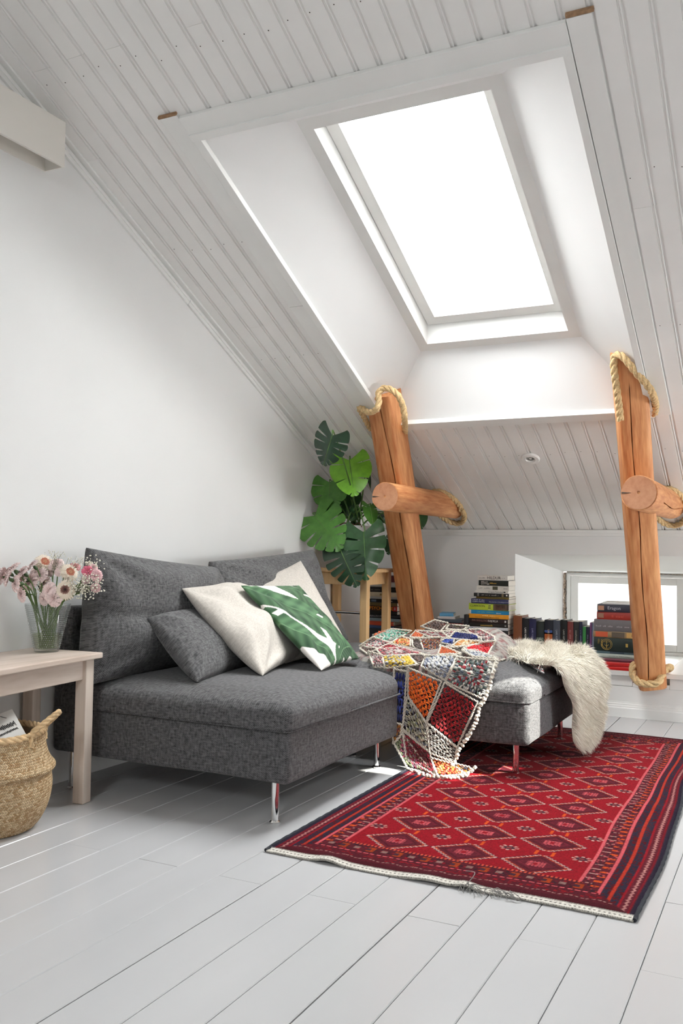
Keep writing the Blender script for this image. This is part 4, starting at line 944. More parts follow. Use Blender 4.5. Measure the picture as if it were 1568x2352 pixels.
# ================================================================== SHEEPSKIN
MT['wool'] = pmat('cream_sheepskin_wool', (.83, .79, .70), .9, var=.06, scale=30, sheen=.3, spec=.1)
na_, nb_ = 46, 34
A_, B2 = np.meshgrid(np.linspace(0, 1, na_), np.linspace(0, 1, nb_), indexing='ij')
yf = 3.97 + .05 * np.sin(A_ * 5); yb = 4.43 - .02 * np.sin(A_ * 7)
yf = np.interp(A_, [0, .2, .42, .5, .7, 1.0], [4.22, 4.05, 3.68, 3.68, 3.80, 3.86]) + .02 * np.sin(A_ * 17); yb = np.interp(A_, [0, .5, .75, 1.0], [4.42, 4.45, 4.40, 4.10]) - .015 * np.sin(A_ * 13)
Yg = yf + (yb - yf) * B2
Ls = .36 + .40 * 1.0
drop = .350 - .05 * (2 * B2 - 1) ** 2
s_len = A_ * (.41 + .06 + drop)
Xg_ = np.where(s_len < .41, -1.32 + s_len, -.91 + .055 * np.sin(np.clip((s_len - .41) / .09, 0, 1) * pi / 2))
Zg = np.where(s_len < .41, .418, .418 - .055 * (1 - np.cos(np.clip((s_len - .41) / .09, 0, 1) * pi / 2)) - np.clip(s_len - .50, 0, 9))
q = np.stack([Xg_, Yg, Zg], -1); q = q + .006 * nz(q, 22, 5)[..., None] * np.array([1, 0, .6]); q[..., 0] += .05 * np.clip((s_len - .45) / .15, 0, 1) * np.clip((Yg - 3.70) / .5, 0, 1) + .015 * np.clip(s_len - .50, 0, 1) / .4 * (1 + np.sin(Yg * 14))
fl = tag(empty('sheepskin', (-.95, 4.1, .05)), 'cream sheepskin throw hanging over the far end of the chaise', 'throw')
m = MB(); m.grid(q); m.build('hide', MT['wool'], fl, angle=180)
rsf = np.random.RandomState(11); NH = 42000
ua, ub = rsf.rand(NH) * (na_ - 1.001), rsf.rand(NH) * (nb_ - 1.001); i_, j_ = ua.astype(int), ub.astype(int); f_, g_ = (ua - i_)[:, None], (ub - j_)[:, None]
def qi(Q): return Q[i_, j_] * (1 - f_) * (1 - g_) + Q[i_ + 1, j_] * f_ * (1 - g_) + Q[i_, j_ + 1] * (1 - f_) * g_ + Q[i_ + 1, j_ + 1] * f_ * g_
root = qi(q); du = q[np.minimum(i_ + 1, na_ - 1), j_] - q[i_, j_]; dv = q[i_, np.minimum(j_ + 1, nb_ - 1)] - q[i_, j_]
nh = np.cross(du, dv); nh /= np.linalg.norm(nh, axis=1, keepdims=True) + 1e-9; nh *= np.sign((nh * np.array([.5, -.2, .8])).sum(1, keepdims=True))
cl = np.stack([nz(root, 60, 1), nz(root, 60, 2), nz(root, 60, 3)], -1) * .24
edge = np.maximum(np.abs(2 * ub / (nb_ - 1) - 1), np.abs(2 * ua / (na_ - 1) - 1))[:, None]
dd = nh * .75 + cl + rsf.normal(0, .16, (NH, 3)) + np.array([.25, -.05, -.55]); dd /= np.linalg.norm(dd, axis=1, keepdims=True)
ln = (.034 + .018 * rsf.rand(NH, 1)); d2 = dd + np.array([.05, 0, -.55]) + cl * .4; d2 /= np.linalg.norm(d2, axis=1, keepdims=True)
sd = np.cross(dd, rsf.normal(0, 1, (NH, 3))); sd /= np.linalg.norm(sd, axis=1, keepdims=True); wd = .0011
p1 = root + dd * ln * .55; p2 = p1 + d2 * ln * .5
p1[:, 2] = np.maximum(p1[:, 2], .012); p2[:, 2] = np.maximum(p2[:, 2], .011)
V = np.stack([root - sd * wd, root + sd * wd, p1 + sd * wd * .8, p1 - sd * wd * .8, p2], 1).reshape(-1, 3)
b5 = np.arange(NH)[:, None] * 5
m = MB(); m.V = [V]; m.n = len(V); m.F = [b5 + np.array([0, 1, 2, 3]), b5 + np.array([3, 2, 4])]
tag(m.build('fleece', MT['wool'], fl, angle=180), kind='stuff')

# ================================================================== RUG
RW, RL = 1.022, 2.30
ns, nt_ = 342, 768
ss, tt = np.meshgrid(np.linspace(0, RW, ns), np.linspace(0, RL, nt_), indexing='ij')
rsr = np.random.RandomState(9)
def H1(x, k=0): return (np.sin(x * 127.1 + k * 311.7) * 43758.5453) % 1.0
e = np.minimum(ss, RW - ss); f0 = np.minimum(tt - .026, RL - tt)
C = np.zeros((ns, nt_, 3))
RED, MAR, NAV, ORG_, PNK, WHT, DRK = map(np.array, ((.180, .0028, .0075), (.075, .006, .012), (.018, .012, .024), (.40, .050, .008), (.42, .07, .08), (.44, .24, .21), (.018, .006, .010)))
def put(mask, c): C[mask] = c
# field
put(np.ones_like(ss, bool), RED)
U0, V0, PX_, PY_ = .300, .262, .2095, .2055
di = np.round((ss - U0) / PX_); dj = np.round((tt - V0) / PY_); dx = ss - U0 - di * PX_; dy = tt - V0 - dj * PY_
okf = (di >= 0) & (di <= 2)
dm = np.abs(dx) / .104 + np.abs(dy) / .094
per = np.arctan2(dy, dx)
walk = np.where(np.abs(dx) > 0, np.abs(dx) * np.sign(dx * dy) + 0 * dy, 0) * 1.0
zig = np.abs(((walk * 190) % 2) - 1)
put(okf & (dm < 1.0), DRK * 2.2)
put(okf & (np.abs(dm - .925 - .10 * (zig - .5)) < .032), WHT)
put(okf & (dm < .86), ORG_ * .75 + RED * .3)
put(okf & (dm < .815), MAR)
put(okf & (dm < .815) & (np.abs(dm - .62) < .03), MAR * .55)
put(okf & (dm < .815) & (np.abs(dm - .46) < .02), MAR * 1.5)
rz = (np.abs(dx) < .026) & (np.abs(dy) < .021)
gl = (np.abs(((dx * 95) % 1) - .5) < .2) ^ (np.abs(((dy * 110) % 1) - .5) < .22)
put(okf & rz & gl, PNK * 1.1); put(okf & rz & (np.abs(dx) < .006) & (np.abs(dy) < .010), RED)
put(okf & (np.abs(dx) < .022) & (np.abs(np.abs(dy) - PY_ / 2) < .020), RED); put(okf & (np.abs(np.abs(dx) - .024) < .0035) & (np.abs(np.abs(dy) - PY_ / 2) < .018), ORG_)
# stars between
si = np.round((ss - U0 + PX_ / 2) / PX_); sj = np.round((tt - V0 - PY_ / 2) / PY_); ax_ = ss - U0 + PX_ / 2 - si * PX_; ay_ = tt - V0 - PY_ / 2 - sj * PY_
okS = (si >= 0) & (si <= 3); rr2 = np.hypot(ax_ / .030, ay_ / .026); an = np.arctan2(ay_ / .026, ax_ / .030)
put(okS & (rr2 < .55), DRK * 2); put(okS & (rr2 < .28), RED * .6 + WHT * .1)
put(okS & (rr2 > .55) & (rr2 < .95) & (np.cos(an * 8) > .1), WHT * .85)
# side borders
def hatch(k): return np.where(((H1(np.floor(tt / .008) + np.floor(ss / .006) * 57, k)) > .72)[..., None], RED * .4, NAV)
inb = e < .168
put(inb, MAR)
b_ = (e < .168) & (e > .160); put(b_, PNK)
bm_ = (e < .160) & (e > .108); per_t = (tt % .040)
put(bm_ & (per_t < .013) & (np.abs(e - .122) < .010), ORG_)
put(bm_ & (per_t > .020) & (per_t < .026) & (np.abs(e - .145) < .012), WHT * .8)
put(bm_ & (H1(np.floor(tt / .006) + np.floor(ss / .005) * 31, 2) > .80), DRK)
put(bm_ & (H1(np.floor(tt / .008) + np.floor(ss / .006) * 19, 7) > .93), PNK * .8)
put((e < .108) & (e > .101), PNK * .9 + RED * .2)
z1 = (e < .101) & (e > .045); C[z1] = hatch(1)[z1]
put((e < .078) & (e > .071), ORG_ * .35 + RED * .8)
put((e < .048) & (e > .044), RED)
zz_ = np.abs(((tt * 45) % 1) - .5); put((np.abs(e - .031 - .010 * (zz_ - .25)) < .0030), WHT * .55 + MAR)
put((e < .019) & (e > .015), RED * .8); put(e < .014, NAV * .9)
# ends
inf = (f0 < .160) & (e > .02)
inner_e = e > .02 + np.clip(f0, 0, .16) * .9
q_ = inf & inner_e
put(q_, MAR * .8)
put(q_ & (f0 > .150) & ((ss % .012) < .007), ORG_ * .7 + PNK * .3)
put(q_ & (f0 < .150) & (f0 > .092) & (H1(np.floor(ss / .007) + np.floor(tt / .006) * 37, 4) > .78), DRK)
put(q_ & (f0 < .150) & (f0 > .092) & (H1(np.floor(ss / .009) + np.floor(tt / .007) * 17, 5) > .90), RED)
put(q_ & (f0 < .140) & (f0 > .105) & ((ss % .085) < .024), ORG_ * .55); put(q_ & (f0 < .132) & (f0 > .112) & ((ss % .085) < .014), DRK * 2)
put(q_ & (np.abs(f0 - .122) < .008) & (((ss + .04) % .085) < .018), WHT * .4)
put(q_ & (np.abs(f0 - .088) < .003) & ((ss % .020) < .013), PNK)
put(q_ & (f0 < .080) & (f0 > .05) & (H1(np.floor(ss / .010) + np.floor(tt / .006) * 7, 6) > .75), RED * .9)
put(q_ & (np.abs(f0 - .044 - .004 * np.sin(ss * 90)) < .002) & ((ss % .014) < .009), WHT * .6)
put(q_ & (f0 < .025), MAR * .6)
selv = tt < .026
put(selv, (.56, .53, .48)); put(selv & (np.abs(tt - .013) < .003) & ((ss % .012) < .006), (.10, .09, .08))
C *= (1 + .16 * rsr.normal(0, 1, (ns, nt_)))[..., None].clip(.55, 1.5); C = C.clip(0, .9)
# lie of the rug on the floor
wav = lambda x, k: nz(np.stack([x, 0 * x + k, 0 * x], -1), 3.2, 21 + k)
Xr = -1.372 + .004 * wav(tt * 1.5, 1) + ss * (1.0 + .006 * wav(tt * 2, 2)) + .012 * np.where(ss > .9, (ss - .9) / .12, 0) * wav(tt * 2.6, 4) - .018 * tt / RL
Yr = 2.272 + tt + .006 * wav(ss * 2, 3) * np.clip(1 - tt / .3, 0, 1)
zt_ = .0085 + .0012 * nz(np.stack([ss, tt, 0 * ss], -1), 6, 2)
lift = .010 * np.exp(-((ss - .20) / .045) ** 2) + .008 * np.exp(-((ss - .50) / .07) ** 2) + .009 * np.exp(-((ss - .60) / .03) ** 2)
zt_ = zt_ + lift * np.exp(-(tt / .05) ** 2) + .004 * np.exp(-((tt - 1.02) / .06) ** 2) * np.clip((ss - .75) / .2, 0, 1)
zt_ = np.where(selv, zt_ - .0035, zt_) + np.where((ss % .006 < .003) ^ (tt % .006 < .003), .0005, 0)
# keep the pile off the floor at the rim
MT['rugpile'] = colmat('wool_rug_pile', .95, bump=.35, bscale=500, sheen=0.02, spec=.05, var=.10, vscale=260)
m = MB(); top = np.stack([Xr, Yr, zt_], -1); m.grid(top, c=C.reshape(-1, 3))
zb_ = np.maximum(zt_ - .007, .0008)
step = 6
for sl_a in (top[0], top[-1], top[:, 0], top[:, -1]):
    pass
def skirt(Pt, Zb, Cc):
    Q = np.stack([Pt, np.concatenate([Pt[:, :2], Zb[:, None]], 1)], 1); m.grid(Q, c=np.repeat(Cc, 2, 0).reshape(-1, 3))
skirt(top[0], zb_[0], C[0]); skirt(top[-1], zb_[-1], C[-1]); skirt(top[:, 0], zb_[:, 0], C[:, 0] * .6); skirt(top[:, -1], zb_[:, -1], C[:, -1])
rug = tag(m.build('rug', MT['rugpile'], loc=(-.86, 3.42, 0), angle=180), 'deep red patterned wool rug with diamond medallions on white floorboards', 'rug')
# overcast dark side cords, fringe threads
MT['navycord'] = pmat('dark_blue_black_cord', (.014, .016, .024), .9, var=.4, scale=200, bump=.6, bscale=300)
for row_ in (0, ns - 1):
    P = np.stack([Xr[row_, ::6] + (.002 if row_ else -.002), Yr[row_, ::6], zt_[row_, ::6] - .001], -1); P[:, 2] = np.maximum(P[:, 2], .006)
    MB().tube(P, .0052 + .0008 * np.sin(np.arange(len(P)) * 2.1), 7).build('side_cord', MT['navycord'], rug, angle=180)
m = MB(); rsx = random.Random(8)
for i in range(34):
    s0 = .60 + rsx.random() * .13; x = -1.372 + s0; y = 2.272 + rsx.uniform(-.004, .02); a = rsx.uniform(-2.9, -.2); L = rsx.uniform(.02, .05)
    m.tube(smooth_path([(x, y, .014), (x + L * .5 * math.cos(a), y + L * .4 * math.sin(a), .012 + rsx.random() * .01), (x + L * math.cos(a + .5), y + L * .7 * math.sin(a + .5), .004)], 7), .0009, 4)
m.tube(smooth_path([(-.768, 2.275, .012), (-.755, 2.30, .03), (-.765, 2.34, .028), (-.80, 2.375, .014)], 16), .0011, 5)
m.build('loose_threads', pmat('grey_fringe_thread', (.22, .21, .20), .9), rug, angle=180)
m = MB()
for s0 in np.arange(.004, RW, .0065):
    i = int(s0 / RW * (ns - 1)); p = np.array([Xr[i, 0], Yr[i, 0], zt_[i, 0] - .001]); m.ell(p, (.0032, 0, 0), (0, .0045, 0), (0, 0, .0024), 5, 4)
m.build('knotted_end', pmat('cream_warp_knots', (.56, .53, .48), .95), rug, angle=180)
# ================================================================== MONSTERA
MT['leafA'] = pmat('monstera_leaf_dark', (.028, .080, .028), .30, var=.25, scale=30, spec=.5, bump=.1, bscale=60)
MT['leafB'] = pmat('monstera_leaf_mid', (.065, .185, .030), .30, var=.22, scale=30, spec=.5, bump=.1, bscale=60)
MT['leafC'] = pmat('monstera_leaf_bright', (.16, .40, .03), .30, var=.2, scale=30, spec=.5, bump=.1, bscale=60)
for k in ('leafA', 'leafB', 'leafC'):
    b = MT[k].node_tree.nodes['Principled BSDF']; b.inputs['Subsurface Weight'].default_value = 0
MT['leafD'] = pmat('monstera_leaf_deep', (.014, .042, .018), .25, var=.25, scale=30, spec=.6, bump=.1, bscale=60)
MT['stem'] = pmat('green_petiole', (.10, .20, .05), .45, var=.2, scale=30)
MT['stemb'] = pmat('brown_aerial_root', (.16, .09, .045), .8, var=.3, scale=40)
pc = np.array([-2.235, 4.615, .780])
plant = tag(empty('potted_monstera', pc), 'monstera plant with split leaves in a white pot on the birch stool', 'plant')
MB().lathe([(.001, .003), (.080, .002), (.084, .010), (.112, .225), (.114, .240), (.108, .240), (.104, .226), (.100, .20)], 40, pc).build('pot', MT['white_pot'], plant, angle=50)
m = MB(); m.lathe([(.101, .205), (.06, .214), (.001, .218)], 30, pc); m.build('soil', MT['soil'], plant, angle=180)
def monstera_leaf(base, tip, width, hint, mt, seed, lobes=5, bend=.12, cup=.10, deep=1.0):
    base, tip = np.array(base), np.array(tip); y = tip - base; L = np.linalg.norm(y); y /= L
    h = np.array(hint, float); x = np.cross(y, h); x /= np.linalg.norm(x); n = np.cross(x, y)
    if n @ (CAM - base) < 0: n = -n
    rs = np.random.RandomState(seed); m = MB(); W = width / 2
    for sg in (1, -1):
        cutp = np.linspace(.20, .86, lobes) + rs.uniform(-.03, .03, lobes); r0 = rs.uniform(.32, .55, lobes) / deep; hw = rs.uniform(.0045, .010, lobes) * deep
        segs = np.concatenate([[0], cutp, [1]]); nr = 12; r = np.linspace(0, 1, nr)
        for k in range(lobes + 1):
            a, b = segs[k], segs[k + 1]; sl = np.linspace(0, 1, 7); S = np.zeros((7, nr)); Rr = np.tile(r, (7, 1))
            def gap(i, rr):
                o = np.clip((rr - r0[i]) / (1 - r0[i]), 0, 1); return hw[i] * (np.minimum(o * 3, 1) ** .5) * (o > 0) * (1.0 + .5 * o)
            lo = a + (gap(k - 1, r) if k > 0 else 0); hi = b - (gap(k, r) if k < lobes else 0)
            S = lo + (hi - lo) * sl[:, None]
            # rounded outer end of each finger
            mid_l = np.abs(sl - .5)[:, None] * 2; Rr = Rr * (1 - (.06 if 0 < k < lobes else .03) * mid_l ** 3)
            ang = np.radians(138 - 120 * np.clip(S, 0, 1) ** .85)
            prof_ = W * (1.0 * np.sin(np.clip(.34 + .66 * S, 0, 1) ** .9 * pi) ** .55 + .02) * (1.08 - .2 * S)
            prof_ = np.maximum(prof_, W * .05)
            my = np.clip(S - .05, 0, 1) * .97 * L
            rho = Rr * prof_
            X = sg * rho * np.sin(ang + .12 * Rr * 0); Y = my + rho * np.cos(ang) * .62 - .10 * L * Rr ** 2 * (S < .3) * (.3 - S) * 2
            vein = .012 * L * np.cos((S - a) / (b - a) * 2 * pi) * Rr
            Z = -cup * np.abs(X) ** 1.5 / max(W, 1e-3) ** .5 - bend * L * (Y / L - .15) ** 2 + vein * .5 + .01 * L * nz(np.stack([X, Y, 0 * X], -1), 25, seed)
            Q = base + X[..., None] * x + Y[..., None] * y + Z[..., None] * n
            m.grid(Q)
    o = m.build('leaf', mt, plant, angle=180, weld=False)
    m = MB(); P = []
    for s in np.linspace(0, .97, 9): Y = s * L; P.append(base + y * Y + n * (-bend * L * (s - .15) ** 2 + .0015))
    m.tube(P, np.linspace(.0026, .0006, 9), 6); m.build('midrib', MT['stem'], o, angle=180)
    return o
zl_ = lambda x, y: (640 + x / 5.6, 960 + y / 5.6)
LV = [  # base px, tip px, depth Y at base, at tip, width, material, face hint
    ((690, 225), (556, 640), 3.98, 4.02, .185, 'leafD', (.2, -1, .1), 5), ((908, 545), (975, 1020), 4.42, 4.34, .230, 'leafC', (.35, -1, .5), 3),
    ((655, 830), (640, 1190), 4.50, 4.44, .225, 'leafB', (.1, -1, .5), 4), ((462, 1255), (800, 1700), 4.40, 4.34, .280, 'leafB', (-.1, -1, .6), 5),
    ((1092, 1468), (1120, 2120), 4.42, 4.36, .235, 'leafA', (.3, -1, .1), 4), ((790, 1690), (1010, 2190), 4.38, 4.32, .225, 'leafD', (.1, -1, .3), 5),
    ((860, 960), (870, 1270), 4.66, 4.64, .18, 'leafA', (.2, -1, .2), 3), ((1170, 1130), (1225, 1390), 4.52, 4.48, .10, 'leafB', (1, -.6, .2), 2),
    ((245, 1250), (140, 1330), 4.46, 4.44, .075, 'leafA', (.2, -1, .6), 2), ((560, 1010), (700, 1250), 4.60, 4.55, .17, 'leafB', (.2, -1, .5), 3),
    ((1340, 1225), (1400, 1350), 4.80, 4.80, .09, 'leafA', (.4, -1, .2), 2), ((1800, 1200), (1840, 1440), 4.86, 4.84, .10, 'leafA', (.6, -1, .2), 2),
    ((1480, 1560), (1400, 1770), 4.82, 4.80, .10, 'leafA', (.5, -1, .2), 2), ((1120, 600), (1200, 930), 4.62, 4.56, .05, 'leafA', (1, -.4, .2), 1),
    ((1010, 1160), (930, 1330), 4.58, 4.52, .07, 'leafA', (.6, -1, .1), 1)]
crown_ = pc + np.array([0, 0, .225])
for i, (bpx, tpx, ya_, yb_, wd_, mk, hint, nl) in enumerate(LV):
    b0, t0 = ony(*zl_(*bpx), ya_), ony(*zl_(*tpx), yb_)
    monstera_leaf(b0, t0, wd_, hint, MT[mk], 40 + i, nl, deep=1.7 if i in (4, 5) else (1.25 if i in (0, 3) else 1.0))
    s0 = crown_ + np.array([.03 * math.cos(i * 2.4), .03 * math.sin(i * 2.4), 0]); md = (s0 + b0) / 2 + np.array([0, .01, .05 + .09 * (b0[2] < s0[2])])
    pth = smooth_path([s0 - (0, 0, .02), s0 * .7 + md * .3 + (0, 0, .02), md, b0 + (b0 - t0) * .05 + np.array([0, .012, .006]), b0], 24)
    MB().tube(pth, np.linspace(.0055, .0028, 24), 8).build('petiole', MT['stem'], plant, angle=180)
for k in range(3):
    a = k * 2.1 + .4; MB().tube(smooth_path([crown_ + (-.02 + .03 * k, -.02, .0), crown_ + (.05 * math.cos(a), -.05, .03), crown_ + (.09 * math.cos(a), -.085 + .01 * k, .008)], 14), .0035, 7).build('aerial_root', MT['stemb'], plant, angle=180)

# ================================================================== VASE AND FLOWERS
vb_ = onz(107, 1497, .512); vb_ = np.array([vb_[0], vb_[1], .5125])
def thin(name, tint, blend, rough):
    m, nt, b = newmat(name); L = nt.links; nt.nodes.remove(b); out = [n for n in nt.nodes if n.type == 'OUTPUT_MATERIAL'][0]
    t = N(nt, 'ShaderNodeBsdfTransparent'); t.inputs[0].default_value = (*tint, 1); g = N(nt, 'ShaderNodeBsdfGlossy'); g.inputs['Roughness'].default_value = rough
    fr = facing(nt, blend[0], blend[1], blend[2]); mx = N(nt, 'ShaderNodeMixShader')
    L.new(fr.outputs[0], mx.inputs[0]); L.new(t.outputs[0], mx.inputs[1]); L.new(g.outputs[0], mx.inputs[2]); L.new(mx.outputs[0], out.inputs[0]); return m
MT['clear'] = thin('clear_vase_glass', (.96, .975, .975), (.05, .6, 3.0), .05); MT['bead'] = thin('vase_glass_beads', (.985, .99, .99), (.22, .5, 2.0), .10); MT['water'] = thin('vase_water', (.86, .90, .74), (.03, .3, 4.0), .02)
ro, ri_, vh = (.0425, .0775), (.0395, .0750), .165
vase = tag(MB().lathe([(.001, 0), (.038, 0), (.0415, .003), (ro[0], .008), (ro[1], vh), (ro[1] - .0008, vh + .0012), (ri_[1], vh), (ri_[0], .012), (.036, .010), (.001, .0095)], 64, vb_).build('glass_vase', MT['clear'], loc=vb_, angle=50), 'clear bobbled glass vase half filled with water on the side table', 'vase')
wl_ = .062; rw = ri_[0] + (ri_[1] - ri_[0]) * (wl_ - .012) / (vh - .012) - .0008
MB().lathe([(.001, .0105), (.0365, .0112), (ri_[0] - .0008, .013), (rw, wl_), (.001, wl_)], 48, vb_).build('water', MT['water'], vase, angle=40)
m = MB()
for k in range(21):
    z = .014 + k * .0072; r = ro[0] + (ro[1] - ro[0]) * (z - .008) / (vh - .008); cnt = 50
    for j in range(cnt):
        a = 2 * pi * (j + .5 * (k % 2)) / cnt; rd_ = np.array([math.cos(a), math.sin(a), 0]); ta = np.array([-math.sin(a), math.cos(a), 0])
        m.ell(vb_ + rd_ * r + (0, 0, z), rd_ * .0012, ta * .0019, (0, 0, .0019), 6, 4)
tag(m.build('bobbles', MT['bead'], vase, angle=180), kind='stuff')
MT['petal'] = colmat('flower_petals', .7, sheen=.2, var=.06, vscale=120)
MT['fstem'] = pmat('flower_stem_green', (.10, .17, .045), .5, var=.2, scale=60)
MT['fdark'] = pmat('calyx_green', (.055, .10, .035), .55, var=.2, scale=60)
rfl = np.random.RandomState(12)
zf = lambda x, y: (x / 6.272, 1240 + y / 6.272)
def fl_root(i): a = i * 2.399; r = .026 * math.sqrt((i % 9 + .5) / 9); return vb_ + np.array([r * math.cos(a), r * math.sin(a), .014])
def neck(i, head):
    a = math.atan2(head[1] - vb_[1], head[0] - vb_[0]); rr = .052 * min(1, np.hypot(head[0] - vb_[0], head[1] - vb_[1]) / .1); return vb_ + np.array([rr * math.cos(a), rr * math.sin(a), vh - .008])
def add_stem(parent, i, head, d, r=.0021):
    P = smooth_path([fl_root(i), neck(i, head), neck(i, head) * .35 + (head - d * .02) * .65 + (0, 0, .006), head - d * .004], 22)
    MB().tube(P, r, 7).build('stem', MT['fstem'], parent, angle=180)
def frame(d):
    d = np.asarray(d, float); d = d / np.linalg.norm(d); a = np.array([0, 0, 1.0]) if abs(d[2]) < .9 else np.array([1.0, 0, 0]); x = np.cross(a, d); x /= np.linalg.norm(x); return d, x, np.cross(d, x)
def gerbera(i, px, dy, R, d, inner, label, eye=False):
    c = ony(*px, vb_[1] + dy); d, x, y = frame(d); t = tag(empty('gerbera', c), label, 'flower', 'gerberas in the glass vase')
    m = MB(); cream, pink = np.array((.80, .70, .58)), np.array(inner)
    for ringk, (cnt, L, tilt) in enumerate(((24, R, .18), (22, R * .88, .34), (18, R * .62, .5))):
        for k in range(cnt):
            a = 2 * pi * (k + .5 * ringk) / cnt + rfl.uniform(-.05, .05); rd_ = math.cos(a) * x + math.sin(a) * y; tn = -math.sin(a) * x + math.cos(a) * y; Lk = L * rfl.uniform(.92, 1.05)
            P = []; cc = []
            for s in np.linspace(.15, 1, 6):
                wd_ = R * .135 * math.sin(min(s * 1.05, 1) ** .7 * 2.75) ** .7 if s < .99 else R * .03
                ctr = c + rd_ * Lk * s + d * (tilt * Lk * (s ** .8) * .45 - Lk * .25 * s ** 3 * (1 - ringk * .3) + .002 * ringk)
                P.append([ctr - tn * wd_, ctr + d * .001, ctr + tn * wd_]); mixk = np.clip((s - .25) / .4, 0, 1); cc += [pink * (1 - mixk) + cream * mixk] * 3
            m.grid(np.array(P), c=np.array(cc))
    m.build('petals', MT['petal'], t, angle=180)
    m = MB()
    for k in range(90):
        r = R * .44 * math.sqrt((k + .5) / 90); a = k * 2.399; cc = (np.array((.06, .02, .018)) if r < R * .14 else (np.array((.16, .035, .03)) if r < R * .36 else np.array((.36, .15, .11)))) if eye else (np.array((.62, .22, .13)) if r > R * .2 else np.array((.72, .42, .26)))
        p = c + r * (math.cos(a) * x + math.sin(a) * y) + d * (R * .24 - r * .1); m.ell(p, x * R * .045, y * R * .045, d * R * .06, 6, 4, cc)
    m.build('disc_florets', MT['petal'], t, angle=180)
    m = MB(); m.ell(c - d * R * .06, x * R * .3, y * R * .3, d * R * .14, 10, 6); m.build('calyx', MT['fdark'], t, angle=180)
    add_stem(t, i, c, d, .0028)
def carnation(i, px, dy, R, d, colr, label, group, layers=5):
    c = ony(*px, vb_[1] + dy); d, x, y = frame(d); t = tag(empty('carnation', c), label, 'flower', group)
    m = MB(); base = np.array(colr)
    for ly in range(layers):
        cnt = 5 + ly; op = .25 + 1.15 * ly / (layers - 1); Rl = R * (.62 + .42 * ly / (layers - 1))
        for k in range(cnt):
            a = 2 * pi * (k + rfl.uniform(-.25, .25)) / cnt + ly; P = []; cc = []; wv = rfl.uniform(0, 6)
            for s in np.linspace(.05, 1, 6):
                row = []
                for u in np.linspace(-1, 1, 7):
                    aa = a + u * (.62 / (1 + .25 * ly)) * s ** .6 * 1.15; rd_ = math.cos(aa) * x + math.sin(aa) * y; o_ = op * s
                    ruf = R * .10 * s ** 2 * math.sin(u * 7 + wv + ly)
                    row.append(c + rd_ * (math.sin(o_) * Rl * s ** .7 + ruf * .4) + d * (math.cos(o_) * Rl * s * .95 - R * .25 + ruf)); cc.append(base * (.78 + .34 * s) * rfl.uniform(.93, 1.05))
                P.append(row)
            m.grid(np.array(P), c=np.array(cc))
    m.build('bloom', MT['petal'], t, angle=180)
    m = MB(); m.ell(c - d * R * .55, x * R * .26, y * R * .26, d * R * .42, 9, 6); m.build('calyx', MT['fdark'], t, angle=180)
    add_stem(t, i, c - d * R * .8, d)
pp_ = 1.55e-3
gerbera(1, zf(945, 718), -.055, .0365, (.42, -.88, .12), (.62, .42, .33), 'cream gerbera with dark brown eye facing forward in the vase', True)
gerbera(2, zf(640, 325), .0, .036, (.75, -.35, .55), (.62, .24, .17), 'cream gerbera with salmon centre, topmost in the vase, turned aside')
gerbera(3, zf(1000, 470), -.01, .036, (.72, -.25, .40), (.62, .22, .18), 'cream gerbera with pink centre tilted right above the dark eyed one')
PK = (.82, .66, .64)
for k, (x, y, r, dy, d, lab) in enumerate([(20, 520, 15, -.14, (-.8, -.4, .2), 'pale pink bloom at the far left tip of the bouquet'), (190, 425, 15, -.12, (-.5, -.5, .6), 'pale pink bloom at the upper left of the bouquet'), (325, 460, 13, -.10, (-.3, -.6, .6), 'pale pink bloom left of the upper gerbera stem'),
        (230, 635, 14, -.13, (-.4, -.9, .0), 'pale pink bloom above the lowest left one'), (435, 605, 15, -.05, (0, -.95, .2), 'pale pink bloom in the middle left of the bouquet'), (570, 515, 15, -.03, (.1, -.8, .5), 'pale lilac pink bloom just below the topmost gerbera'),
        (312, 790, 13, -.10, (-.3, -.9, -.1), 'lone peach pink bloom hanging lowest on the left of the bouquet'), (705, 735, 15, -.06, (.0, -.95, .2), 'pale pink bloom beside the dark eyed gerbera'), (775, 840, 15, -.065, (.1, -.95, -.1), 'pale pink bloom resting on the vase rim below the dark eyed gerbera'),
        (470, 365, 12, -.06, (-.4, -.5, .6), 'pale pink bloom left behind the topmost gerbera'), (800, 350, 14, .02, (.2, -.6, .7), 'pale pink bloom right of the topmost gerbera'), (630, 850, 12, -.04, (-.1, -.9, 0), 'small pale pink bloom over the left of the vase rim'),
        (110, 560, 13, -.15, (-.7, -.6, .3), 'pale pink bloom second from the far left tip of the bouquet'), (120, 460, 12, -.12, (-.6, -.4, .6), 'pale pink bloom at the back of the upper left of the bouquet'), (330, 560, 13, -.08, (-.3, -.8, .3), 'pale pink bloom in the inner left of the bouquet'), (700, 460, 13, .03, (.1, -.7, .5), 'pale pink bloom in the middle back of the bouquet'), (640, 620, 12, -.01, (.0, -.9, .3), 'pale pink bloom at the heart of the bouquet'), (880, 440, 12, .01, (.2, -.7, .5), 'pale pink bloom left of the tilted gerbera'), (520, 430, 12, .0, (-.1, -.7, .6), 'pale pink bloom tucked under the topmost gerbera')]):
    carnation(4 + k, zf(x, y), dy, r * pp_ * 1.32, d, np.array(PK) * (1 + .04 * math.sin(k * 2)), lab, 'pale pink blooms in the glass vase')
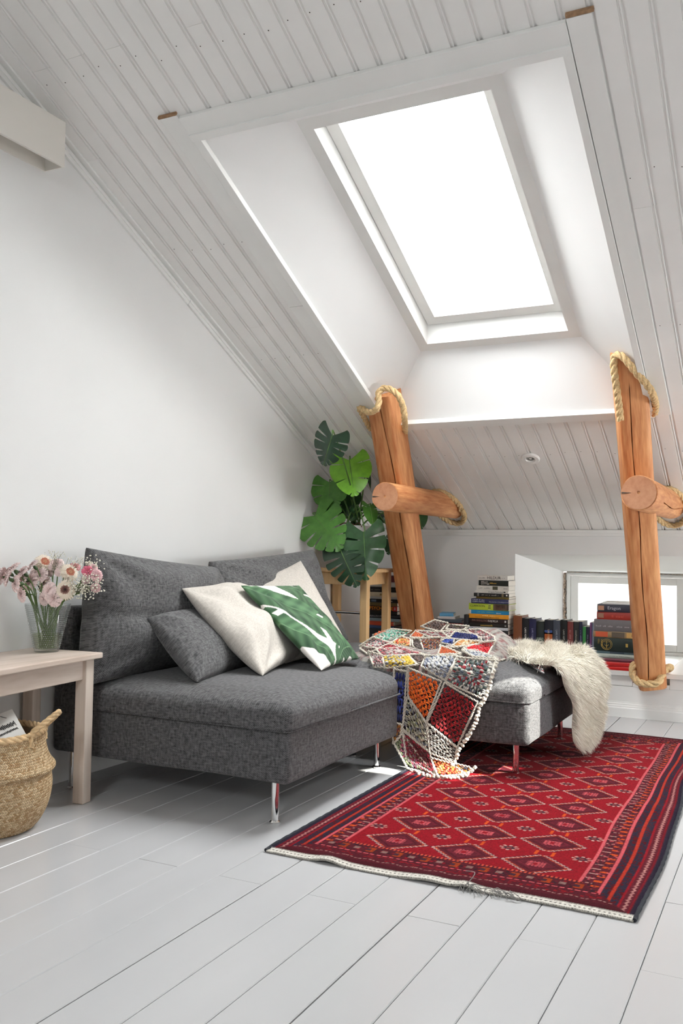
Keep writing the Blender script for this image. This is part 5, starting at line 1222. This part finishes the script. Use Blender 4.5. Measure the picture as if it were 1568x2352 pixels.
for k, (x, y, r, dy, d, c_, lab) in enumerate([(1262, 445, 11, -.01, (.6, -.6, .5), (.72, .17, .26), 'vivid pink carnation at the right of the bouquet'), (1395, 515, 12, 0, (.9, -.3, .1), (.72, .45, .47), 'pale pink carnation at the far right of the bouquet'), (1335, 395, 9, .01, (.5, -.5, .7), (.72, .5, .5), 'small pale carnation above the vivid pink one'),
        (1065, 395, 12, .03, (.4, -.5, .7), (.66, .30, .31), 'rose pink carnation behind the tilted gerbera'), (1375, 690, 9, -.01, (.6, -.7, -.2), (.72, .48, .48), 'small pale carnation lowest on the right of the bouquet'), (1235, 570, 9, -.02, (.3, -.9, .2), (.72, .5, .52), 'small pale carnation below the vivid pink one')]):
    carnation(30 + k, zf(x, y), dy, r * pp_ * 1.2, d, c_, lab, 'carnations in the glass vase', 4)
MT['gyp'] = pmat('white_tiny_blossoms', (.80, .77, .66), .8, var=.06); MT['gypst'] = pmat('fine_green_stalks', (.16, .17, .09), .7)
for k, (x, y, rx_, ry_, cnt, dy, lab) in enumerate([(1235, 640, 40, 30, 230, -.03, 'big spray of white baby breath at the right of the bouquet'), (1340, 370, 24, 22, 90, .02, 'spray of baby breath above the far right carnations'), (1030, 330, 30, 18, 70, .0, 'airy spray of baby breath behind the tilted gerbera'), (790, 215, 22, 10, 50, .0, 'airy spray of baby breath at the top of the bouquet'), (620, 660, 22, 24, 70, -.02, 'spray of baby breath in the middle of the bouquet')]):
    c = ony(*zf(x, y), vb_[1] + dy); t = tag(empty('baby_breath', c), lab, 'flower', 'sprays of baby breath in the glass vase'); m = MB(); ms = MB(); hub = neck(23 + k, c) * .3 + c * .7
    for j in range(cnt):
        u = rfl.normal(0, .45, 3); u = u / max(1, np.linalg.norm(u)); p = c + RT * u[0] * rx_ * pp_ * 1.1 + UP * u[1] * ry_ * pp_ * 1.1 + FW * u[2] * .03
        s = rfl.uniform(.0018, .0036) * (.7 if k in (2, 3) else 1); m.ell(p, RT * s, UP * s, FW * s, 6, 4)
        if j % 4 == 0: ms.tube([hub + rfl.normal(0, .004, 3), (hub + p) / 2 + rfl.normal(0, .006, 3), p], .00045, 3)
    tag(m.build('blossoms', MT['gyp'], t, angle=180), kind='stuff'); tag(ms.build('stalks', MT['gypst'], t, angle=180), kind='stuff')
    add_stem(t, 23 + k, hub, np.array([0, 0, 1.0]), .0012)

# ================================================================== BOOKS
def cmat(name, c, rough=.45): return pmat(name, c, rough, var=.05, scale=40)
MC = {}
def bcol(rgb):
    if rgb not in MC: MC[rgb] = cmat('book_cover_%d' % len(MC), lin(rgb))
    return MC[rgb]
INK = {}
def ink(rgb):
    if rgb not in INK: INK[rgb] = pmat('book_lettering_%d' % len(INK), lin(rgb), .5, var=.02)
    return INK[rgb]
def book(label, group, W, D, T, rgb, hard=False):
    """lying book: spine along x facing -y, origin under the middle of the spine"""
    cov = .0022 if hard else .0009; ov = .003 if hard else 0
    m = MB(); n = 7
    a = np.linspace(-1, 1, n); bulge = .004 if hard else .0008
    sp = [(-bulge * (1 - t * t), (t + 1) / 2 * T) for t in a]
    outer = [(D, 0)] + sp + [(D, T)]; inner = [(D, cov)] + [(y + cov, min(max(z, cov), T - cov)) for y, z in sp] + [(D, T - cov)]
    K = len(outer); V = []
    for x in (-W / 2, W / 2): V += [(x, y, z) for y, z in outer] + [(x, y, z) for y, z in inner]
    F = []
    for i in range(K - 1):
        F += [(i, i + 2 * K, i + 1 + 2 * K, i + 1)[::-1], (i + K, i + K + 1, i + 1 + 3 * K, i + 3 * K)[::-1], (i, i + 1, i + K + 1, i + K)[::-1], (i + 2 * K, i + 3 * K, i + 1 + 3 * K, i + 1 + 2 * K)[::-1]]
    F += [(0, K, 3 * K, 2 * K), (K - 1, 3 * K - 1, 4 * K - 1, 2 * K - 1)]
    m.add(V, F); o = tag(m.build('book', bcol(rgb), loc=(0, 0, 0), smooth=True, angle=50), label, 'book', group)
    MB().box(-W / 2 + ov, W / 2 - ov, cov + .0004, D - ov - .0008, cov, T - cov).build('pages', MT['page'], o, smooth=False)
    o['_b'] = 0; del o['_b']; o_dim[o.name] = (W, D, T, bulge); return o
o_dim = {}
def btext(o, s, rgb, size, x, z=None, name='title', sx=1.0, rz=0):
    W, D, T, bl_ = o_dim[o.name]; z = T / 2 if z is None else z
    t = text(name, s, size, ink(rgb), o, (x, -bl_ - .0006, z)); t.scale = (sx, 1, 1)
    if rz: t.rotation_euler = (pi / 2, rz, 0)
    return t
def bpatch(o, x0, x1, z0, z1, rgb, name='spine_panel'):
    W, D, T, bl_ = o_dim[o.name]
    MB().box(x0, x1, -bl_ - .0005, .001, z0, z1).build(name, ink(rgb), o, smooth=False)
rbk = random.Random(6)
YS = 5.135
PXX = lambda px, y=1400, Y=YS: float(ony(px, y, Y)[0])
PZZ = lambda py, px=1130, Y=YS: float(ony(px, py, Y)[2])
def stack(items, group, Ycol, pxc, depth, bottom, zmin=LZ + .0008):
    """items from top to bottom: label, left px, right px, top py, bottom py, colour, hard, extras"""
    zt = None; out = []
    zs_ = []
    for it in items: zs_.append((PZZ(it[3], pxc, Ycol), PZZ(it[4], pxc, Ycol)))
    # lay them from the bottom up so that they rest on one another
    z = zmin; rows = []
    for it, (za, zb2) in list(zip(items, zs_))[::-1]: rows.append((it, za - zb2))
    tot = sum(r[1] for r in rows); have = zs_[0][0] - zmin; k = have / tot
    for it, T in rows:
        T = T * k; x0, x1 = PXX(it[1], 1400, Ycol), PXX(it[2], 1400, Ycol); W = x1 - x0
        o = book(it[0], group, W, depth * rbk.uniform(.92, 1.06), T - .0006, it[5], it[6])
        o.location = ((x0 + x1) / 2, Ycol + rbk.uniform(-.006, .006), z); o.rotation_euler = (0, 0, math.radians(rbk.uniform(-2.5, 2.5))); z += T
        for fnc in it[7]: fnc(o, W, T)
    return z
Tx = lambda s, rgb, k, x, zf_=.5, sx=1.0: (lambda o, W, T: btext(o, s, rgb, T * k, x * W, T * zf_, sx=sx))
Pt = lambda a, b, rgb, z0=.04, z1=.94: (lambda o, W, T: bpatch(o, a * W, b * W, z0 * T, z1 * T, rgb))
def bars(o, rgb, x0, x1, zc, h):
    # a line of lettering too small to read in the photograph
    W, D, T, bl_ = o_dim[o.name]; m = MB(); x = x0
    while x < x1:
        w2_ = rbk.uniform(.3, .75) * h; hh = h * rbk.choice((.5, .5, .8)) / 1.0
        if rbk.random() > .14: m.box(x, min(x + w2_, x1), -bl_ - .0006, .001, zc - h / 2, zc - h / 2 + hh)
        x += w2_ + h * .22
    if m.n: tag(m.build('small_lettering', ink(rgb), o, smooth=False), kind='stuff')
Br = lambda rgb, a, b, zc=.5, h=.32: (lambda o, W, T: bars(o, rgb, a * W, b * W, zc * T, h * T))
BK, WH = (24, 22, 22), (226, 222, 216)
def face(o, W, T):
    for a, b, z0, z1, c in ((.12, .46, .06, .94, (96, 78, 66)), (.17, .42, .15, .9, (196, 142, 112)), (.22, .27, .55, .68, (60, 40, 34)), (.33, .38, .5, .62, (60, 40, 34)), (.26, .36, .26, .36, (150, 66, 56)), (.42, .50, .06, .94, (52, 46, 44))): bpatch(o, a * W, b * W, z0 * T, z1 * T, c, 'cover_picture')
def badge(o, W, T):
    m = MB(); n = 24; c = np.array([.02 * W - .0, 0, T * .5]); ring = [[(c[0] + r * T * .44 * 1.3 * math.cos(t), -.0013 - .0002 * (r < .9), c[2] + r * T * .44 * math.sin(t)) for t in np.linspace(0, 2 * pi, n, endpoint=False)] for r in (1, .5, .01)]
    m.grid(np.array(ring), cv=True, flip=True); m.build('round_badge', ink((222, 216, 214)), o, angle=180)
    for k in range(3): bpatch(o, c[0] - T * (.20 - .04 * k), c[0] + T * .24, T * (.26 + .2 * k), T * (.34 + .2 * k), (70, 66, 72), 'badge_lettering')
def emblem(o, W, T):
    gold = pmat('gold_foil', lin((206, 176, 96)), .35, metal=.6); c = np.array([-.235 * W, -.0052, T * .5]); R = T * .40
    m = MB()
    for r in (R, R * .78): m.tube([c + (r * math.cos(t), 0, r * math.sin(t)) for t in np.linspace(0, 2 * pi, 28)], .0011, 5)
    m.tube([c + (-R * .45, 0, R * .45), c + (R * .45, 0, R * .45)], .0013, 5); m.tube([c + (0, 0, R * .62), c + (0, 0, -R * .7)], .0013, 5)
    m.tube([c + (R * .35 * math.cos(t), 0, R * .05 + R * .35 * math.sin(t)) for t in np.linspace(pi, 2 * pi, 12)], .0011, 5); m.build('gold_emblem', gold, o, angle=180)
    for k, s in enumerate(('CELL', 'VISION')): text('title', s, T * .17, gold, o, (-.40 * W + k * T * .22, -.0050, T * .88), rx=pi / 2, ry=pi / 2)
    for x in (.16, .175, .19): MB().box(x * W - .002, x * W + .002, -.0048, 0, T * .36, T * .62).build('numeral', gold, o, smooth=False)
    text('title', 'MMXI', T * .13, gold, o, (.36 * W, -.0050, T * .7), rx=pi / 2, ry=pi / 2)
# tall stack by the window recess
stack([('white paperback with bold black capitals, topmost of the tall stack', 1095, 1164, 1322, 1333.5, WH, False, [Tx('HILDUR', BK, .85, -.18), Tx('~ -- ~', (60, 60, 60), .5, .24), Br((160, 158, 154), -.44, -.24)]),
       ('dark green paperback second from the top of the tall stack', 1098, 1167, 1333.5, 1346.5, (32, 36, 30), False, [Tx('BIELLO', WH, .42, -.42, .66), Tx('DOTTER', WH, .42, -.42, .28), Br((190, 150, 60), -.12, .14, .5, .3)]),
       ('white paperback with small green picture, third from top of the tall stack', 1094, 1167, 1346.5, 1358, (216, 212, 204), False, [Pt(.0, .16, (84, 82, 62), .15, .85), Br((170, 166, 160), -.44, -.06), Br((130, 130, 124), .34, .46)]),
       ('thin white paperback above the grey banded black one in the tall stack', 1091, 1167, 1358, 1364.5, (222, 219, 212), False, [Tx('Dragon Psykologi', (120, 120, 120), .8, -.10), Pt(.36, .42, BK, .3, .7)]),
       ('black paperback with grey bands in the middle of the tall stack', 1088, 1168, 1364.5, 1373, (30, 28, 28), False, [Pt(-.40, -.35, (120, 116, 112)), Br((140, 132, 122), -.28, -.10, .5, .35), Br((150, 142, 132), -.06, .20, .5, .45), Pt(.30, .32, (140, 120, 90)), Pt(.33, .35, (140, 120, 90)), Pt(.42, .46, WH, .3, .7)]),
       ('thin olive paperback above the navy one in the tall stack', 1092, 1168, 1373, 1378.5, (118, 100, 46), False, [Br((150, 100, 40), -.36, -.14, .5, .5), Br((84, 70, 34), -.10, .40, .5, .4)]),
       ('navy blue book lettered in silver in the tall stack', 1082, 1168, 1378.5, 1390, (44, 48, 86), False, [Br((190, 190, 204), -.47, -.14, .76, .22), Tx('COPPY PATTA', (200, 200, 214), .42, -.47, .34), Tx('FRANCIS COURBATON', (160, 162, 186), .42, -.02, .36)]),
       ('lime green book with a portrait picture on its spine in the tall stack', 1076, 1168, 1390, 1406, (186, 204, 64), True, [Tx('CLARKSON', BK, .42, -.47, .6, 1.1), face, badge]),
       ('bright blue paperback in the tall stack', 1078, 1168, 1406, 1415.5, (36, 134, 186), False, [Pt(-.5, -.46, WH), Br((100, 170, 150), -.30, .12, .55, .35), Br(WH, .18, .30, .35, .3)]),
       ('orange yellow paperback in the tall stack', 1076, 1168, 1415.5, 1426, (222, 150, 40), False, [Br((250, 214, 130), -.18, .16, .7, .26), Br((120, 80, 30), -.32, .26, .28, .2)]),
       ('black paperback with white and brown capitals under the orange one', 1076, 1166, 1426, 1437.5, (46, 32, 30), False, [Tx('EVA WAHLSTRÖM', (150, 110, 100), .55, -.42, .5, .85), Tx('RAJOILLA', WH, .6, .0, .5, .85), Pt(.42, .46, WH, .3, .7)]),
       ('black paperback with gold script in the tall stack', 1075, 1166, 1437.5, 1446.5, (34, 28, 26), False, [Br((196, 160, 80), -.18, .12, .5, .5), Pt(.42, .46, (150, 146, 140), .3, .7)]),
       ('thin white paperback low in the tall stack', 1074, 1166, 1446.5, 1453, (206, 208, 214), False, [Br((120, 120, 126), -.40, .16, .5, .4)]),
       ('black book under the thin white one low in the tall stack', 1073, 1167, 1453, 1465, (28, 27, 30), True, [Tx('NICU', WH, .6, -.12)]),
       ('dark red book at the blanket edge in the tall stack', 1073, 1169, 1465, 1482, (110, 30, 30), True, []), ('dark blue book near the bottom of the tall stack', 1072, 1170, 1482, 1503, (40, 48, 74), True, []), ('large grey book at the bottom of the tall stack', 1070, 1172, 1503, 1524, (110, 108, 104), True, [])],
      'books in the tall stack beside the window recess', 5.16, 1125, .145, None)
# stack on the right, against the post
stack([('thin white paperback lying on top of the right stack', 1383, 1468, 1384, 1388.5, (224, 224, 222), False, []), ('dark navy book second from the top of the right stack', 1372, 1470, 1388.5, 1404.5, (44, 44, 58), True, [Tx('Eragon', (176, 176, 186), .62, -.26), Pt(-.48, -.34, (172, 128, 104), .2, .8)]),
       ('dull red hardback third from the top of the right stack', 1370.5, 1471, 1404.5, 1421, (148, 46, 36), True, [Br((170, 64, 50), -.22, .12, .5, .4), Pt(-.47, -.34, (150, 110, 90), .2, .8)]),
       ('thick grey hardback in the right stack', 1364, 1474, 1421, 1446, (106, 102, 104), True, [Br((150, 146, 148), -.46, -.10, .45, .16), Br((150, 146, 148), -.02, .32, .45, .16), Pt(.34, .49, (56, 54, 58), .5, .96)]),
       ('book with colourful picture spine in the right stack', 1362, 1476, 1446, 1459.5, (150, 126, 90), True, [Pt(-.45, -.2, (196, 88, 56), .1, .9), Pt(-.12, .14, (96, 86, 74), .1, .9), Pt(.18, .45, (200, 160, 96), .1, .9), Pt(.28, .34, (60, 46, 36), .3, .7)]),
       ('dark green thick volume with gold emblem and numeral III', 1364, 1477, 1459.5, 1488, (30, 42, 38), True, [emblem]), ('thin teal grey book under the dark green volume', 1368, 1477, 1488, 1493.5, (78, 100, 108), False, [Pt(-.2, .1, (58, 72, 84), .1, .9)]),
       ('pale grey green book low in the right stack', 1366, 1477, 1493.5, 1503, (170, 180, 172), True, [Br((120, 130, 124), -.2, .22, .5, .25)]), ('maroon book above the bright red one', 1374, 1478, 1503, 1509.5, (106, 36, 54), True, []),
       ('bright red book at the bottom of the right stack', 1372, 1478, 1509.5, 1519, (196, 28, 26), True, []), ('bright red folder lying flat on the ledge', 1372, 1478, 1519, 1527.5, (204, 26, 24), True, [])],
      'books in the stack behind the right post', 5.075, 1420, .17, None)
# stack behind the stool
stack([('dark maroon hardback on top of the stack behind the stool', 850, 921, 1322, 1338, (82, 24, 32), True, []), ('light grey hardback under the maroon one', 848, 922, 1338, 1350.5, (196, 192, 186), True, [Pt(.36, .40, (60, 60, 60), .5, .8)]), ('black paperback in the upper part of the stack behind the stool', 846, 912, 1350.5, 1363.5, (36, 34, 34), False, [Br((120, 116, 112), -.42, -.1, .5, .35)]),
       ('cream hardback in the stack behind the stool', 846, 913, 1363.5, 1375, (206, 196, 172), True, [Pt(-.1, -.02, (150, 130, 90), .3, .7)]), ('thin pale grey book in the stack behind the stool', 846, 915, 1375, 1380.5, (176, 178, 180), False, []), ('black paperback with grey label behind the stool', 847, 915, 1380.5, 1389.5, (30, 30, 32), False, [Pt(-.42, -.25, (110, 126, 146), .2, .8), Br((190, 190, 190), .1, .3, .5, .3)]),
       ('olive brown paperback in the stack behind the stool', 846, 912, 1389.5, 1397.5, (104, 88, 54), False, []), ('dark book with orange capitals and a red end behind the stool', 847, 911.5, 1397.5, 1410.5, (60, 34, 20), True, [Tx('PSYCHO', (236, 150, 30), .9, -.47), Tx('LE', (236, 150, 30), .9, .22), Pt(.36, .50, (190, 40, 34)), Pt(.40, .46, (226, 200, 196), .25, .8)]),
       ('black paperback under the orange lettered one behind the stool', 845, 913, 1410.5, 1418, (32, 30, 30), False, []), ('black book with pale lettering in the lower part behind the stool', 844, 920, 1418, 1428.5, (40, 42, 48), True, [Tx('KIRJALLISUUDEN', (176, 178, 184), .6, -.46, .5, .9)]), ('light blue grey book behind the stool', 843, 918, 1428.5, 1436, (140, 160, 172), True, []),
       ('orange red book low behind the stool', 842, 905, 1436, 1446.5, (190, 76, 50), True, []), ('blue book low behind the stool', 842, 906, 1446.5, 1455, (70, 90, 130), True, []), ('dark grey book low behind the stool', 840, 908, 1455, 1468, (50, 52, 58), True, []), ('dark navy book near the bottom behind the stool', 840, 910, 1468, 1489, (46, 50, 66), True, []), ('grey green book at the bottom behind the stool', 839, 912, 1489, 1512, (90, 96, 90), True, [])],
      'books in the stack behind the stool', 5.16, 880, .14, None)
# upright row in the recess
ROW = [(1178.5, 1198.5, 1414, (128, 74, 46), 'brown leather backed book, first of the upright row', '', WH), (1199, 1214.5, 1420, (32, 32, 36), 'black upright book right of the brown one', 'LARS KEPLER', WH), (1215, 1231, 1421, (44, 44, 78), 'navy purple upright book second right of the brown one', 'LARS KEPLER', (150, 150, 190)), (1232, 1249, 1427, (44, 50, 48), 'dark grey green upright book left of the orange patterned one', '', WH),
       (1250, 1269.5, 1424, (34, 36, 46), 'black upright book with orange and blue lower spine', 'LARS KEP', (220, 190, 150)), (1270, 1286.5, 1425, (72, 78, 90), 'slate grey upright book right of the orange patterned one', 'LARS KEP', (170, 176, 190)), (1287, 1302.5, 1424, (28, 28, 28), 'black upright book left of the brick red one', 'LARS KEP', (190, 190, 180)), (1303, 1316.5, 1428, (124, 60, 58), 'brick red upright book in the row', '~', (160, 110, 104)),
       (1317, 1329.5, 1428.5, (48, 46, 46), 'charcoal upright book right of the brick red one', '~', (170, 166, 150)), (1330, 1337.5, 1428, (40, 42, 66), 'narrow navy upright book left of the green one', '~', (130, 136, 160)), (1338, 1345.5, 1439.5, (62, 140, 74), 'narrow green upright paperback', '', WH), (1346, 1353.5, 1440, (38, 38, 58), 'narrow dark navy upright paperback right of the green one', '~', (150, 150, 170)),
       (1354, 1358.5, 1430, (118, 70, 118), 'thin purple upright book near the right stack', '', WH), (1359, 1363, 1430.5, (110, 116, 140), 'thin grey blue upright book touching the right stack', '', WH)]
YR = 5.20
for x0, x1, ytop, rgb, lab, ttl, tc_ in ROW:
    X0, X1 = PXX(x0, 1440, YR), PXX(x1, 1440, YR); zt = PZZ(ytop, (x0 + x1) / 2, YR); Hh = zt - LZ - .001
    o = book(lab, 'upright books in the window recess', Hh, .13 * rbk.uniform(.95, 1.1), X1 - X0 - .0006, rgb, x1 - x0 > 13)
    if ttl == '~': bars(o, tc_, -.30 * Hh, .10 * Hh, (X1 - X0) / 2, (X1 - X0) * .3)
    elif ttl: btext(o, ttl, tc_, min(.014, (X1 - X0) * .38), -.5 * Hh + Hh * .22)
    if 'orange' in lab and 'black' in lab: bpatch(o, -.5 * Hh + .30 * Hh, .5 * Hh, .002, X1 - X0 - .003, (176, 92, 44)); bpatch(o, -.5 * Hh + .24 * Hh, -.5 * Hh + .33 * Hh, .002, X1 - X0 - .003, (62, 84, 140), 'blue_band')
    if 'grey green' in lab: bpatch(o, -.1 * Hh, .5 * Hh, .002, X1 - X0 - .003, (104, 116, 104))
    o.location = (X0, YR, LZ + .001 + Hh / 2); o.rotation_euler = (0, pi / 2, 0)
# few loose ones between the left post and the tall stack
for lab, x0, x1, yt, yb2, rgb, Yd, rz in (('bright blue paperback lying tilted atop the small pile behind the blanket', 1010, 1040, 1409, 1416, (84, 150, 190), 5.17, 14), ('white and red paperback in the small pile behind the blanket', 1006, 1044, 1416, 1422, (214, 206, 204), 5.16, 8), ('dark slate hardback in the small pile behind the blanket', 1002, 1060, 1422, 1431, (64, 72, 80), 5.15, 3), ('red and green picture book low in the small pile behind the blanket', 1000, 1062, 1431, 1443, (160, 60, 54), 5.15, -2),
        ('dark green book under the picture book in the small pile', 998, 1062, 1443, 1466, (52, 66, 56), 5.15, 1), ('grey book in the lower part of the small pile', 998, 1062, 1466, 1490, (92, 90, 92), 5.15, 0), ('black book at the bottom of the small pile behind the blanket', 996, 1063, 1490, 1524, (40, 40, 42), 5.15, 0)):
    X0, X1 = PXX(x0, 1420, Yd), PXX(x1, 1420, Yd); za, zb2 = PZZ(yt, 1030, Yd), PZZ(yb2, 1030, Yd)
    if 'bottom' in lab: zb2 = LZ + .0008
    o = book(lab, 'small pile of books behind the blanket', X1 - X0, .15, za - zb2 - .0006, rgb, 'hard' in lab)
    if 'green' in lab and 'red' in lab: bpatch(o, -.1 * (X1 - X0), .42 * (X1 - X0), .003, za - zb2 - .004, (128, 140, 70), 'cover_picture')
    o.location = ((X0 + X1) / 2, Yd, zb2); o.rotation_euler = (0, 0, math.radians(rz))
X0, X1 = PXX(1064, 1430, 5.13), PXX(1073.5, 1430, 5.13); Hh = PZZ(1412, 1070, 5.13) - LZ - .001
o = book('black upright book standing at the left of the tall stack', None, Hh, .14, X1 - X0, (34, 34, 38), True); btext(o, 'I  I  I', WH, .012, -.28 * Hh); o.location = (X0, 5.14, LZ + .001 + Hh / 2); o.rotation_euler = (0, pi / 2, 0)
X0, X1 = PXX(928, 1430, 5.15), PXX(933, 1430, 5.15); Hh = PZZ(1406, 930, 5.15) - LZ - .001
o = book('pale pinkish upright book between the stool stack and the left post', None, Hh, .14, X1 - X0, (206, 178, 160), False); o.location = (X0 - .004, 5.16, LZ + .001 + Hh / 2); o.rotation_euler = (0, pi / 2, 0)

# ================================================================== OUTSIDE THE LOW WINDOW
MT['sky_screen'] = pmat('dull_sky_screen', (.06, .055, .05), .9)
MT['outleaf'] = pmat('tree_foliage', (.016, .030, .010), .8, var=.3, scale=4); MT['bark'] = pmat('tree_bark', (.12, .09, .07), .9, var=.3, scale=20)
tc = np.array([-.55, 13.0, 0.0]); tr = tag(empty('garden_tree', (tc[0], tc[1], -4.5)), 'green garden tree seen through the low window at right', 'tree')
MB().tube([(tc[0], tc[1], -4.5), (tc[0] + .1, tc[1], -2.5), (tc[0], tc[1], -.6)], [.16, .12, .05], 10).build('trunk', MT['bark'], tr)
rt = np.random.RandomState(4); m = MB(); n_ = 2600; u = rt.normal(0, 1, (n_, 3)); u /= np.linalg.norm(u, axis=1, keepdims=True); c_ = tc + np.array([0, 0, -1.0]) + u * (rt.rand(n_, 1) ** .33) * np.array([1.1, 1.0, 1.15])
a1 = rt.normal(0, 1, (n_, 3)); a1 /= np.linalg.norm(a1, axis=1, keepdims=True); a2 = np.cross(a1, rt.normal(0, 1, (n_, 3))); a2 /= np.linalg.norm(a2, axis=1, keepdims=True)
V = np.stack([c_ - a1 * .07, c_ + a2 * .035, c_ + a1 * .07, c_ - a2 * .035], 1).reshape(-1, 3); m.add(V, np.arange(n_ * 4).reshape(-1, 4)); tag(m.build('crown', MT['outleaf'], tr, angle=180), kind='stuff')
hs = tag(empty('distant_house', (-2.6, 17.0, -4.5)), 'long rendered house far beyond the low window', 'building')  # house made long and dark to hold back low sky light
MB().box(-16, 8, 17, 21, -4.5, 2.6).build('wall', pmat('dull_render', (.075, .07, .066), .9), hs, smooth=False)
m = MB(); V = [(-16.2, 16.8, 2.6), (8.2, 16.8, 2.6), (8.2, 21.2, 2.6), (-16.2, 21.2, 2.6), (-16.2, 19, 4.2), (8.2, 19, 4.2)]; m.add(V, [(0, 1, 5, 4), (2, 3, 4, 5), (0, 4, 3), (1, 2, 5), (0, 3, 2, 1)]); m.build('roof', pmat('red_roof_tiles', (.09, .045, .035), .8), hs, smooth=False)
struct(MB().box(8.0, 8.3, 6.4, 17, -4.5, 1.9).build('added_sky_screen', MT['sky_screen'], smooth=False)); struct(MB().box(-9.3, -9, 6.4, 17, -4.5, 1.9).build('added_sky_screen', MT['sky_screen'], smooth=False))  # added unseen screens either side, block low sky from the recess
MB().box(-20, 20, 7.6, 40, -4.6, -4.5).build('ground', pmat('garden_lawn', (.055, .055, .05), .95, var=.2, scale=2))['kind'] = 'structure'
